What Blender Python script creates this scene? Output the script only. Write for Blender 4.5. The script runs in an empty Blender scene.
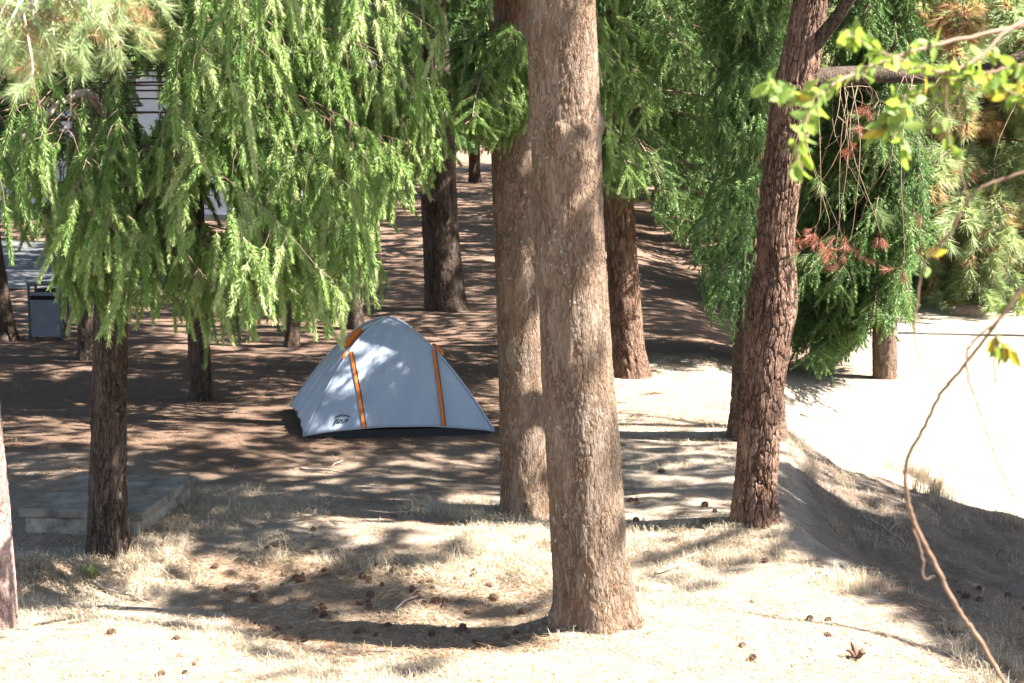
import bpy, math
import numpy as np
from mathutils import Vector
R_ = np.random.default_rng(11)
PI = math.pi
SC = bpy.context.scene
COL = SC.collection

# ------------------------------------------------------------------ camera model
CH, FPX, CX, CY = 3.08, 1600.0, 512.0, 341.5
PITCH = math.atan(209.5 / FPX)
cp, sp = math.cos(PITCH), math.sin(PITCH)


def ray(px, py):
    u, v = (px - CX) / FPX, (CY - py) / FPX
    return np.array([u, cp + v * sp, -sp + v * cp])


def at(px, py, D):
    d = ray(px, py)
    t = D / d[1]
    return np.array([d[0] * t, D, CH + d[2] * t])


def proj(P):
    P = np.asarray(P, float)
    x, y, z = P[..., 0], P[..., 1], P[..., 2] - CH
    dep = np.maximum(y * cp - z * sp, 1e-3)
    up = y * sp + z * cp
    return CX + FPX * x / dep, CY - FPX * up / dep, dep


def inpoly(px, py, poly):
    poly = np.asarray(poly, float)
    inside = np.zeros(px.shape, bool)
    n = len(poly)
    j = n - 1
    for i in range(n):
        xi, yi = poly[i]
        xj, yj = poly[j]
        c = ((yi > py) != (yj > py)) & (px < (xj - xi) * (py - yi) / ((yj - yi) + 1e-9) + xi)
        inside ^= c
        j = i
    return inside


# ------------------------------------------------------------------ numpy noise
def _h(ix, iy, iz, s):
    a = (ix.astype(np.int64) * 374761393 + iy.astype(np.int64) * 668265263 + iz.astype(np.int64) * 2147483647 + s * 1274126177) & 0xFFFFFFFF
    a = ((a ^ (a >> 13)) * 1274126177) & 0xFFFFFFFF
    a = ((a ^ (a >> 16)) * 2246822519) & 0xFFFFFFFF
    return ((a ^ (a >> 15)) & 0xFFFFFF) / float(0xFFFFFF)


def vnoise(x, y, z=None, s=0):
    x = np.asarray(x, float); y = np.asarray(y, float)
    z = np.zeros_like(x) if z is None else np.asarray(z, float)
    x, y, z = np.broadcast_arrays(x, y, z)
    fx, fy, fz = np.floor(x), np.floor(y), np.floor(z)
    ux, uy, uz = x - fx, y - fy, z - fz
    ux, uy, uz = [t * t * (3 - 2 * t) for t in (ux, uy, uz)]
    r = 0
    for a in (0, 1):
        for b in (0, 1):
            for c in (0, 1):
                w = (ux if a else 1 - ux) * (uy if b else 1 - uy) * (uz if c else 1 - uz)
                r = r + w * _h(fx + a, fy + b, fz + c, s)
    return r


def fbm(x, y, z=None, s=0, o=4):
    r, a, t = 0, .5, 0
    for i in range(o):
        k = 2.03 ** i
        r = r + a * vnoise(np.asarray(x) * k, np.asarray(y) * k, None if z is None else np.asarray(z) * k, s + i)
        t += a
        a *= .5
    return r / t


def sst(a, b, x):
    t = np.clip((np.asarray(x, float) - a) / (b - a), 0, 1)
    return t * t * (3 - 2 * t)


# ------------------------------------------------------------------ terrain
LIPX = [-9, -3.3, -2.0, -1.62, -1.05, -.3, .1, .6]
LIPY = [10.35, 10.25, 10.05, 9.75, 9.2, 9.15, 9.3, 9.6]
EDY = [0, 8.95, 11.0, 12.2, 14.0, 16.2, 20, 60]
EDX = [3.5, 2.86, 2.55, 2.15, 2.25, 2.75, 2.9, 3.2]


def terrain(x, y, micro=True):
    x = np.asarray(x, float); y = np.asarray(y, float)
    ed = np.interp(y, EDY, EDX)
    dx = x - ed + .35 * (fbm(x * .9 + 3, y * .9, s=31, o=3) - .5) * (1 - sst(12.2, 14.0, y))
    sl = np.where(dx > .7, .385 + .29 * (dx - .7), np.where(dx > .16, .62 * (dx - .08), np.where(dx > 0, .62 * dx * dx * 3.1, 0)))
    sl = np.minimum(sl, 1.3 + .02 * dx)
    zs = -sl
    zr = -.30 * sst(2.6, 4.2, x)
    b = sst(17.4, 21.5, y)
    z = zs * (1 - b) + zr * b
    z = z - .62 * sst(16.15, 17.5, y + .25 * (vnoise(x * 1.3, y * 0 + 3) - .5)) * (1 - sst(17.8, 21.5, y)) * sst(2.5, 3.3, x)
    q = np.maximum(0, y - 28)
    z = z + .03 * q * q / (q + 4)
    z = z + 1.45 * (1 - sst(2.0, 8.6, y)) 
    lip = np.interp(x, LIPX, LIPY) + .12 * (vnoise(x * 3, y * 0 + 1.5, s=4) - .5)
    bas = sst(0, .22, y - lip) * (1 - sst(.8, 2.2, y - lip)) * (1 - sst(-.1, .6, x))
    z = z - .13 * bas
    z = z + .24 * np.exp(-(((x + 3.42) / .34) ** 2 + ((y - 11.05) / .4) ** 2))
    z = z + .07 * np.exp(-(((x - .5) / .55) ** 2 + ((y - 9.75) / .45) ** 2))
    z = z + .09 * np.exp(-(((x - 1.9) / .6) ** 2 + ((y - 12.15) / .5) ** 2))
    if micro:
        z = z + .16 * sst(.1, .8, dx) * (1 - b) * (fbm(x * 2.1, y * 2.1, s=33, o=4) - .5)
        z = z + .07 * (fbm(x * .8, y * .8, s=2) - .5) + .022 * (fbm(x * 5, y * 5, s=9) - .5)
    return z


def T(x, y):
    return float(terrain(np.array([x]), np.array([y]))[0])


def ground(px, py):
    d = ray(px, py)
    t = np.linspace(2, 60, 6000)
    p = np.array([0, 0, CH]) + d * t[:, None]
    return p[np.argmax(p[:, 2] < terrain(p[:, 0], p[:, 1]))]


SUN_EL, SUN_H = math.radians(50), np.array([.985, -.173])
S = np.array([SUN_H[0] * math.cos(SUN_EL), SUN_H[1] * math.cos(SUN_EL), math.sin(SUN_EL)])


# ------------------------------------------------------------------ mesh helpers
def mesh(name, V, faces, mat, parent=None, smooth=False, attrs=None, loc=None):
    """faces: list of int arrays (n,k)"""
    me = bpy.data.meshes.new(name)
    V = np.asarray(V, np.float32)
    me.vertices.add(len(V))
    me.vertices.foreach_set('co', V.ravel())
    faces = [np.asarray(f, np.int32) for f in faces if len(f)]
    nl = sum(f.size for f in faces)
    npoly = sum(len(f) for f in faces)
    me.loops.add(nl)
    me.loops.foreach_set('vertex_index', np.concatenate([f.ravel() for f in faces]))
    me.polygons.add(npoly)
    st = []
    o = 0
    for f in faces:
        st.append(np.arange(len(f), dtype=np.int32) * f.shape[1] + o)
        o += f.size
    me.polygons.foreach_set('loop_start', np.concatenate(st))
    me.update(calc_edges=True)
    me.polygons.foreach_set('use_smooth', np.full(npoly, smooth))
    if attrs:
        for k, a in attrs.items():
            at_ = me.attributes.new(k, 'FLOAT', 'POINT')
            at_.data.foreach_set('value', np.asarray(a, np.float32).ravel())
    me.materials.append(mat)
    ob = bpy.data.objects.new(name, me)
    COL.objects.link(ob)
    if parent is not None:
        ob.parent = parent
    if loc is not None:
        ob.location = loc
    return ob


class MB:
    def __init__(s):
        s.V = []; s.F = {}; s.n = 0; s.A = []; s.args = []

    def add(s, V, F, a=0.5):
        V = np.asarray(V, float)
        s.V.append(V)
        for f in (F if isinstance(F, list) else [F]):
            f = np.asarray(f, int)
            if len(f):
                s.F.setdefault(f.shape[1], []).append(f + s.n)
        s.A.append(np.broadcast_to(np.asarray(a, float), (len(V),)))
        s.n += len(V)

    def tube(s, P, r, k=6, a=.5):
        s.args.append((P, r, k))
        P = np.asarray(P, float)
        n = len(P)
        r = np.broadcast_to(np.asarray(r, float), (n,))
        tg = np.gradient(P, axis=0)
        tg /= np.linalg.norm(tg, axis=1)[:, None] + 1e-9
        u = np.cross(tg[0], [0, 0, 1.0])
        if np.linalg.norm(u) < 1e-3:
            u = np.array([1.0, 0, 0])
        u /= np.linalg.norm(u)
        th = np.arange(k) * 2 * PI / k
        V = np.zeros((n, k, 3))
        for i in range(n):
            u = u - tg[i] * np.dot(u, tg[i])
            u /= np.linalg.norm(u) + 1e-9
            w = np.cross(tg[i], u)
            V[i] = P[i] + r[i] * (np.cos(th)[:, None] * u + np.sin(th)[:, None] * w)
        i = np.arange(n - 1)[:, None] * k
        j = np.arange(k)[None]
        j2 = (j + 1) % k
        F = np.stack([i + j, i + j2, i + k + j2, i + k + j], -1).reshape(-1, 4)
        V = np.concatenate([V.reshape(-1, 3), P[:1], P[-1:]])
        jj = np.arange(k)
        e0 = np.stack([np.full(k, n * k), (jj + 1) % k, jj], -1)
        e1 = np.stack([np.full(k, n * k + 1), (n - 1) * k + jj, (n - 1) * k + (jj + 1) % k], -1)
        s.add(V, [F, e0, e1], a)

    def box(s, c, d, rz=0, a=.5):
        c = np.asarray(c, float); d = np.asarray(d, float) / 2
        V = np.array([[x, y, z] for x in (-1, 1) for y in (-1, 1) for z in (-1, 1)], float) * d
        co, si = math.cos(rz), math.sin(rz)
        V = np.stack([V[:, 0] * co - V[:, 1] * si, V[:, 0] * si + V[:, 1] * co, V[:, 2]], 1) + c
        s.add(V, np.array([[0, 1, 3, 2], [4, 6, 7, 5], [0, 4, 5, 1], [2, 3, 7, 6], [0, 2, 6, 4], [1, 5, 7, 3]]), a)

    def build(s, name, mat, parent=None, smooth=False, bevel=0, origin=None):
        V = np.concatenate(s.V)
        if origin is not None:
            V = V - np.asarray(origin)
        ob = mesh(name, V, [np.concatenate(f) for f in s.F.values()], mat, parent, smooth, {'tint': np.concatenate(s.A)})
        if bevel:
            m = ob.modifiers.new('bevel', 'BEVEL')
            m.width = bevel; m.segments = 2; m.limit_method = 'ANGLE'
        return ob


def thing(name, label, cat, loc, group=None):
    o = bpy.data.objects.new(name, None)
    o.empty_display_size = .2
    COL.objects.link(o)
    o.location = loc
    tag(o, label, cat, group)
    return o


def tag(o, label=None, cat=None, group=None, kind=None):
    if label: o['label'] = label
    if cat: o['category'] = cat
    if group: o['group'] = group
    if kind: o['kind'] = kind
    return o


def smoothpath(P, n):
    P = np.asarray(P, float)
    m = len(P)
    Q = np.concatenate([[2 * P[0] - P[1]], P, [2 * P[-1] - P[-2]]])
    out = []
    for t in np.linspace(0, m - 1 - 1e-6, n):
        i = int(t); f = t - i
        a, b, c, d = Q[i], Q[i + 1], Q[i + 2], Q[i + 3]
        out.append(.5 * (2 * b + (c - a) * f + (2 * a - 5 * b + 4 * c - d) * f * f + (3 * b - a - 3 * c + d) * f ** 3))
    return np.array(out)


# ------------------------------------------------------------------ materials
def newmat(name):
    m = bpy.data.materials.new(name)
    m.use_nodes = True
    nt = m.node_tree
    for n in list(nt.nodes):
        nt.nodes.remove(n)
    out = nt.nodes.new('ShaderNodeOutputMaterial')
    return m, nt, out


class G:
    def __init__(s, nt):
        s.nt = nt

    def n(s, typ, props=None, **inp):
        nd = s.nt.nodes.new('ShaderNode' + typ)
        for k, v in (props or {}).items():
            setattr(nd, k, v)
        for k, v in inp.items():
            key = int(k[1:]) if k[0] == '_' and k[1:].isdigit() else k.replace('_', ' ')
            if isinstance(v, bpy.types.NodeSocket):
                s.nt.links.new(v, nd.inputs[key])
            else:
                nd.inputs[key].default_value = v
        return nd

    def ramp(s, fac, stops, interp='LINEAR'):
        nd = s.nt.nodes.new('ShaderNodeValToRGB')
        s.nt.links.new(fac, nd.inputs[0])
        cr = nd.color_ramp
        cr.interpolation = interp
        while len(cr.elements) < len(stops):
            cr.elements.new(.5)
        for e, (p, c) in zip(cr.elements, stops):
            e.position = p
            e.color = (c, c, c, 1) if np.isscalar(c) else (*c, 1)
        return nd.outputs[0]

    def mix(s, fac, a, b, blend='MIX'):
        nd = s.nt.nodes.new('ShaderNodeMix')
        nd.data_type = 'RGBA'
        nd.blend_type = blend
        for sock, v in ((nd.inputs[0], fac), (nd.inputs[6], a), (nd.inputs[7], b)):
            if isinstance(v, bpy.types.NodeSocket):
                s.nt.links.new(v, sock)
            else:
                sock.default_value = v if np.isscalar(v) else (*v, 1)
        return nd.outputs[2]

    def math(s, op, a, b=0.0):
        nd = s.nt.nodes.new('ShaderNodeMath')
        nd.operation = op
        for sock, v in ((nd.inputs[0], a), (nd.inputs[1], b)):
            if isinstance(v, bpy.types.NodeSocket):
                s.nt.links.new(v, sock)
            else:
                sock.default_value = v
        return nd.outputs[0]


def noise(g, vec, scale, detail=4, rough=.55, dist=0):
    return g.n('TexNoise', Vector=vec, Scale=scale, Detail=detail, Roughness=rough, Distortion=dist).outputs[0]


def simple_mat(name, col, rough=.8, var=.25, scale=8, bump=.0, spec=.3):
    m, nt, out = newmat(name)
    g = G(nt)
    tc = g.n('TexCoord').outputs['Object']
    nz = noise(g, tc, scale, 5)
    c = g.mix(g.ramp(nz, [(.3, 0.0), (.7, 1.0)]), tuple(np.array(col) * (1 - var)), tuple(np.minimum(1, np.array(col) * (1 + var))))
    b = g.n('BsdfPrincipled', Base_Color=c, Roughness=rough)
    b.inputs['Specular IOR Level'].default_value = spec
    if bump:
        bp = g.n('Bump', Height=noise(g, tc, scale * 4, 6), Strength=bump, Distance=.02)
        nt.links.new(bp.outputs[0], b.inputs['Normal'])
    nt.links.new(b.outputs[0], out.inputs[0])
    return m


def foliage_mat(name, stops, transl=.35, tcol=(.2, .3, .04), rough=.5):
    m, nt, out = newmat(name)
    g = G(nt)
    t = g.n('Attribute', {'attribute_name': 'tint'}).outputs['Fac']
    c = g.ramp(t, stops)
    b = g.n('BsdfPrincipled', Base_Color=c, Roughness=rough)
    b.inputs['Specular IOR Level'].default_value = .35
    tr = g.n('BsdfTranslucent', Color=g.mix(.5, c, tcol))
    mx = g.n('MixShader', _0=transl, _1=b.outputs[0], _2=tr.outputs[0])
    nt.links.new(mx.outputs[0], out.inputs[0])
    return m


def bark_mat(name, plate, plate2, crack, scale=1.0, lichen=.0, bump=.5):
    m, nt, out = newmat(name)
    g = G(nt)
    tc = g.n('TexCoord').outputs['Object']
    mp = g.n('Mapping', Vector=tc)
    mp.inputs['Scale'].default_value = (1, 1, .28)
    v = mp.outputs[0]
    pl = g.n('Attribute', {'attribute_name': 'tint'}).outputs['Fac']
    n1 = noise(g, v, 9 * scale, 6, .6, .4)
    n2 = noise(g, tc, 2.2, 4)
    n3 = noise(g, v, 60 * scale, 5, .7)
    c = g.mix(g.ramp(n1, [(.35, 0.0), (.65, 1.0)]), plate, plate2)
    c = g.mix(g.math('MULTIPLY', g.ramp(n2, [(.42, 0.0), (.62, 1.0)]), .55), c, crack)
    c = g.mix(g.ramp(pl, [(.1, 1.0), (.6, 0.0)]), c, crack)
    c = g.mix(g.ramp(n3, [(.3, .55), (.7, 0.0)]), c, tuple(np.array(crack) * .45))
    wv = g.n('MixRGB', {'blend_type': 'ADD'}, _0=.16 / scale, _1=v, _2=g.n('TexNoise', Vector=v, Scale=14 * scale, Detail=4).outputs[1]).outputs[0]
    ve = g.n('TexVoronoi', {'feature': 'DISTANCE_TO_EDGE'}, Vector=wv, Scale=36 * scale).outputs['Distance']
    edge = g.math('MULTIPLY', g.ramp(ve, [(.0, 1.0), (.13, 0.0)]), g.ramp(n1, [(.35, .15), (.6, 1.0)]))
    vc = g.n('TexVoronoi', Vector=wv, Scale=36 * scale).outputs['Color']
    c = g.mix(.28, c, g.mix(g.n('SeparateColor', Color=vc).outputs[0], tuple(np.array(plate2) * .75), tuple(np.array(plate) * 1.2)))
    c = g.mix(g.math('MULTIPLY', edge, .85), c, tuple(np.array(crack) * .5))
    if lichen:
        l1 = noise(g, tc, 26, 3, .5)
        l2 = noise(g, tc, 2.6, 2)
        f = g.math('MULTIPLY', g.ramp(l1, [(.63, 0.0), (.67, 1.0)]), g.ramp(l2, [(.5, 0.0), (.6, 1.0)]))
        c = g.mix(g.math('MULTIPLY', f, lichen * .7), c, (.33, .35, .28))
    b = g.n('BsdfPrincipled', Base_Color=c, Roughness=.9)
    b.inputs['Specular IOR Level'].default_value = .15
    h = g.math('ADD', g.math('MULTIPLY', noise(g, v, 30 * scale, 7, .7, .5), .6), g.math('MULTIPLY', n3, .4))
    h = g.math('SUBTRACT', h, g.math('MULTIPLY', edge, .4))
    bp = g.n('Bump', Height=h, Strength=bump * 1.4, Distance=.03)
    nt.links.new(bp.outputs[0], b.inputs['Normal'])
    nt.links.new(b.outputs[0], out.inputs[0])
    return m


def ground_mat():
    m, nt, out = newmat('forest_floor')
    g = G(nt)
    tc = g.n('TexCoord').outputs['Object']
    sx = g.n('SeparateXYZ', Vector=tc)
    X, Y = sx.outputs[0], sx.outputs[1]
    big = noise(g, tc, .55, 5, .6)
    med = noise(g, tc, 2.6, 6, .62, .3)
    fine = noise(g, tc, 28, 6, .75)
    vf = noise(g, tc, 110, 4, .7)
    st = g.n('Mapping', Vector=tc)
    st.inputs['Scale'].default_value = (1, 2.2, 1)
    st.inputs['Rotation'].default_value = (0, 0, .5)
    strand = noise(g, st.outputs[0], 60, 5, .8, 1.2)
    # litter (needles) towards the back, dry straw towards the front and the right
    k = g.math('ADD', g.math('MULTIPLY', g.math('SUBTRACT', Y, 13.6), .32), g.math('MULTIPLY', g.math('SUBTRACT', big, .5), 2.2))
    kr = g.math('MAXIMUM', g.math('MULTIPLY', g.math('SUBTRACT', X, .6), -.9), g.math('MULTIPLY', g.math('SUBTRACT', Y, 21.6), .8))
    k = g.math('MINIMUM', k, g.math('ADD', kr, g.math('MULTIPLY', g.math('SUBTRACT', med, .5), 1.5)))
    lit = g.ramp(g.math('ADD', k, .35), [(.0, 0.0), (.9, 1.0)])
    straw = g.mix(g.ramp(strand, [(.3, 0.0), (.68, 1.0)]), (.23, .18, .14), (.55, .47, .38))
    straw = g.mix(g.math('MULTIPLY', g.ramp(med, [(.45, 0.0), (.68, 1.0)]), .5), straw, (.19, .14, .105))
    straw = g.mix(g.ramp(fine, [(.28, .7), (.45, 0.0)]), straw, (.13, .085, .055))
    litter = g.mix(g.ramp(strand, [(.3, 0.0), (.7, 1.0)]), (.085, .054, .040), (.235, .155, .112))
    litter = g.mix(g.math('MULTIPLY', g.ramp(med, [(.5, 0.0), (.7, 1.0)]), .45), litter, (.24, .17, .12))
    litter = g.mix(g.ramp(fine, [(.28, .7), (.44, 0.0)]), litter, (.06, .038, .026))
    c = g.mix(lit, straw, litter)
    # grey needle litter on the gully slope, colour darkened to deepen its shade
    gs_ = g.math('MULTIPLY', g.ramp(g.math('ADD', g.math('MULTIPLY', g.math('SUBTRACT', g.math('SUBTRACT', X, g.math('MULTIPLY', g.math('ABSOLUTE', g.math('SUBTRACT', Y, 12.2)), .18)), 2.05), 1.6), g.math('MULTIPLY', g.math('SUBTRACT', med, .5), .9)), [(0, 0.0), (.5, 1.0)]),
                 g.ramp(g.math('MULTIPLY', g.math('SUBTRACT', 17.0, Y), .8), [(0, 0.0), (1, 1.0)]))
    slope = g.mix(g.ramp(strand, [(.3, 0.0), (.7, 1.0)]), (.06, .048, .042), (.22, .18, .155))
    slope = g.mix(g.ramp(fine, [(.3, .8), (.47, 0.0)]), slope, (.04, .03, .025))
    c = g.mix(g.math('MULTIPLY', gs_, .85), c, slope)
    # bare pale dust of the track on the right
    X2 = g.math('SUBTRACT', X, g.math('MULTIPLY', g.math('MAXIMUM', g.math('SUBTRACT', Y, 16.5), 0.0), .22))
    tr = g.math('MULTIPLY', g.ramp(g.math('MULTIPLY', g.math('SUBTRACT', X2, 2.6), .6), [(0, 0.0), (1, 1.0)]),
                g.ramp(g.math('MULTIPLY', g.math('SUBTRACT', Y, 16.5), .4), [(0, 0.0), (1, 1.0)]))
    c = g.mix(g.math('MULTIPLY', tr, .8), c, g.mix(g.ramp(fine, [(.3, 0.0), (.7, 1.0)]), (.42, .35, .26), (.58, .50, .38)))
    b = g.n('BsdfPrincipled', Base_Color=c, Roughness=.95)
    b.inputs['Specular IOR Level'].default_value = .1
    h = g.math('ADD', g.math('ADD', g.math('MULTIPLY', fine, .5), g.math('MULTIPLY', strand, .5)), g.math('MULTIPLY', vf, .25))
    bp = g.n('Bump', Height=h, Strength=1.0, Distance=.05)
    nt.links.new(bp.outputs[0], b.inputs['Normal'])
    nt.links.new(b.outputs[0], out.inputs[0])
    return m


M = {}
M['ground'] = ground_mat()
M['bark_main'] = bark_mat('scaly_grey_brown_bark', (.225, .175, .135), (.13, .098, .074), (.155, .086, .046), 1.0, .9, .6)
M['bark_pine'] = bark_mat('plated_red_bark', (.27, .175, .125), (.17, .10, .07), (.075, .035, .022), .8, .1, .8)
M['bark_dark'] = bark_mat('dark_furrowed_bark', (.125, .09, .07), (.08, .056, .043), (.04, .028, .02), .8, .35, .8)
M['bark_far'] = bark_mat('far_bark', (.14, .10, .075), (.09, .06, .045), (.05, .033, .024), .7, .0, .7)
M['bark_pale'] = bark_mat('pale_pinkish_bark', (.36, .28, .25), (.25, .175, .15), (.17, .095, .08), 1.2, .3, .5)
M['twig'] = simple_mat('brown_twig', (.16, .10, .065), .8, .3, 20)
M['deadwood'] = simple_mat('grey_dead_wood', (.30, .24, .19), .85, .25, 20, .3)
M['wood'] = simple_mat('limb_bark', (.13, .085, .06), .9, .3, 12, .4)
M['spruce'] = foliage_mat('spruce_needles', [(0, (.045, .095, .028)), (.35, (.12, .195, .05)), (.7, (.225, .315, .105)), (1, (.40, .46, .21))], .48, (.28, .42, .09))
M['fir'] = foliage_mat('fir_needles', [(0, (.035, .075, .026)), (.4, (.09, .16, .048)), (.75, (.165, .25, .082)), (1, (.25, .33, .13))], .44, (.12, .22, .05))
M['pine'] = foliage_mat('pine_needles', [(0, (.05, .09, .03)), (.45, (.16, .23, .09)), (.84, (.34, .41, .21)), (.91, (.28, .18, .09)), (1, (.34, .16, .09))], .45, (.26, .32, .08))
M['canopy'] = foliage_mat('canopy_needles', [(0, (.02, .05, .018)), (1, (.06, .11, .03))], .25, (.1, .18, .03))
M['dead'] = foliage_mat('dead_red_needles', [(0, (.14, .06, .04)), (1, (.36, .13, .08))], .3, (.35, .12, .06))
M['leaf'] = foliage_mat('broad_leaves', [(0, (.07, .14, .03)), (.5, (.13, .21, .04)), (.82, (.21, .27, .05)), (.86, (.50, .33, .04)), (1, (.60, .36, .05))], .5, (.35, .45, .05), .6)
M['grass'] = foliage_mat('dry_grass', [(0, (.20, .145, .10)), (.6, (.43, .355, .25)), (.94, (.54, .46, .34)), (1, (.17, .22, .07))], .25, (.42, .35, .24), .7)

# ------------------------------------------------------------------ shoots
def shoot_tpl(L, n, nl, ang, w, rng, stem=.0025, flat=0., tipburst=False):
    V = []; F = []; k = 0
    for i in range(n):
        t = (i + rng.random() * .7) / n
        if tipburst:
            t = .35 + .65 * t ** .6
        phi = i * 2.39996 + rng.normal(0, .25)
        ry, rz = math.cos(phi), math.sin(phi) * (1 - flat)
        a = ang * (1 - .45 * t) + rng.normal(0, .09)
        l = nl * (rng.uniform(.8, 1.12)) * (1 - .25 * t * (not tipburst))
        d = np.array([math.cos(a), math.sin(a) * ry, math.sin(a) * rz])
        b = np.array([L * t, 0, 0])
        s = np.cross(d, rng.normal(0, 1, 3)); s /= np.linalg.norm(s)
        V += [b - s * w, b + s * w, b + d * l]
        F.append([k, k + 1, k + 2]); k += 3
    # stem, a thin three-sided spike
    for a in range(3):
        p = a * 2 * PI / 3; q = (a + 1) * 2 * PI / 3
        V += [[-.01, stem * math.cos(p), stem * math.sin(p)], [-.01, stem * math.cos(q), stem * math.sin(q)], [L, 0, 0]]
        F.append([k, k + 1, k + 2]); k += 3
    return np.array(V, float), np.array(F, int)


def scatter(mb, tpls, P, Dv, sc, tint, rng, jit=.0):
    P = np.asarray(P, float); Dv = np.asarray(Dv, float)
    if len(P) == 0:
        return
    Dv = Dv / (np.linalg.norm(Dv, axis=1)[:, None] + 1e-9)
    up = rng.normal(0, 1, (len(P), 3))
    y = np.cross(Dv, up); y /= np.linalg.norm(y, axis=1)[:, None] + 1e-9
    z = np.cross(Dv, y)
    Rm = np.stack([Dv, y, z], -1) * np.asarray(sc)[:, None, None]
    which = rng.integers(0, len(tpls), len(P))
    for k, (V, F) in enumerate(tpls):
        ix = np.nonzero(which == k)[0]
        if not len(ix):
            continue
        W = np.einsum('mij,nj->mni', Rm[ix], V) + P[ix][:, None]
        FF = F[None] + (np.arange(len(ix)) * len(V))[:, None, None]
        grow = .22 * sst(.55, 1.0, V[:, 0] / V[:, 0].max())     # this year's growth at the tip is paler
        tt = np.clip(np.asarray(tint)[ix][:, None] + (grow[None] if tpls is TPL_SPRUCE else 0 * grow[None]), 0, 1).ravel()
        mb.add(W.reshape(-1, 3), FF.reshape(-1, 3), tt)


rs = np.random.default_rng(5)
TPL_SPRUCE = [shoot_tpl(L, int(L * 760), .036, .95, .0036, rs) for L in (.13, .18, .23, .28)]
TPL_FIR = [shoot_tpl(L, int(L * 190), .042, .95, .006, rs, .004) for L in (.15, .20, .25)]
TPL_PINE = [shoot_tpl(.14, 44, .105, 1.05, .0024, rs, .003, 0, True) for _ in range(4)]
TPL_PINEFAR = [shoot_tpl(.22, 30, .22, 1.05, .010, rs, .008, 0, True) for _ in range(4)]
TPL_FAR = [shoot_tpl(.45, 20, .12, .95, .02, rs, .008) for _ in range(3)]
TPL_CAN = [shoot_tpl(.45, 20, .34, 1.1, .040, rs, .012) for _ in range(4)]


# ------------------------------------------------------------------ trunks
def worley(u, v, ncol, seed):
    fu, fv = np.floor(u), np.floor(v)
    F1 = np.full(u.shape, 9.); F2 = np.full(u.shape, 9.)
    for a in (-1, 0, 1):
        for b in (-1, 0, 1):
            cu, cv = fu + a, fv + b
            cw = np.mod(cu, ncol)
            x = cu + .15 + .7 * _h(cw, cv, cw * 0, seed)
            y = cv + .1 + .8 * _h(cw, cv, cw * 0 + 1, seed)
            d = np.hypot(u - x, v - y)
            F2 = np.minimum(F2, np.maximum(F1, d))
            F1 = np.minimum(F1, d)
    return F1, F2


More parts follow.
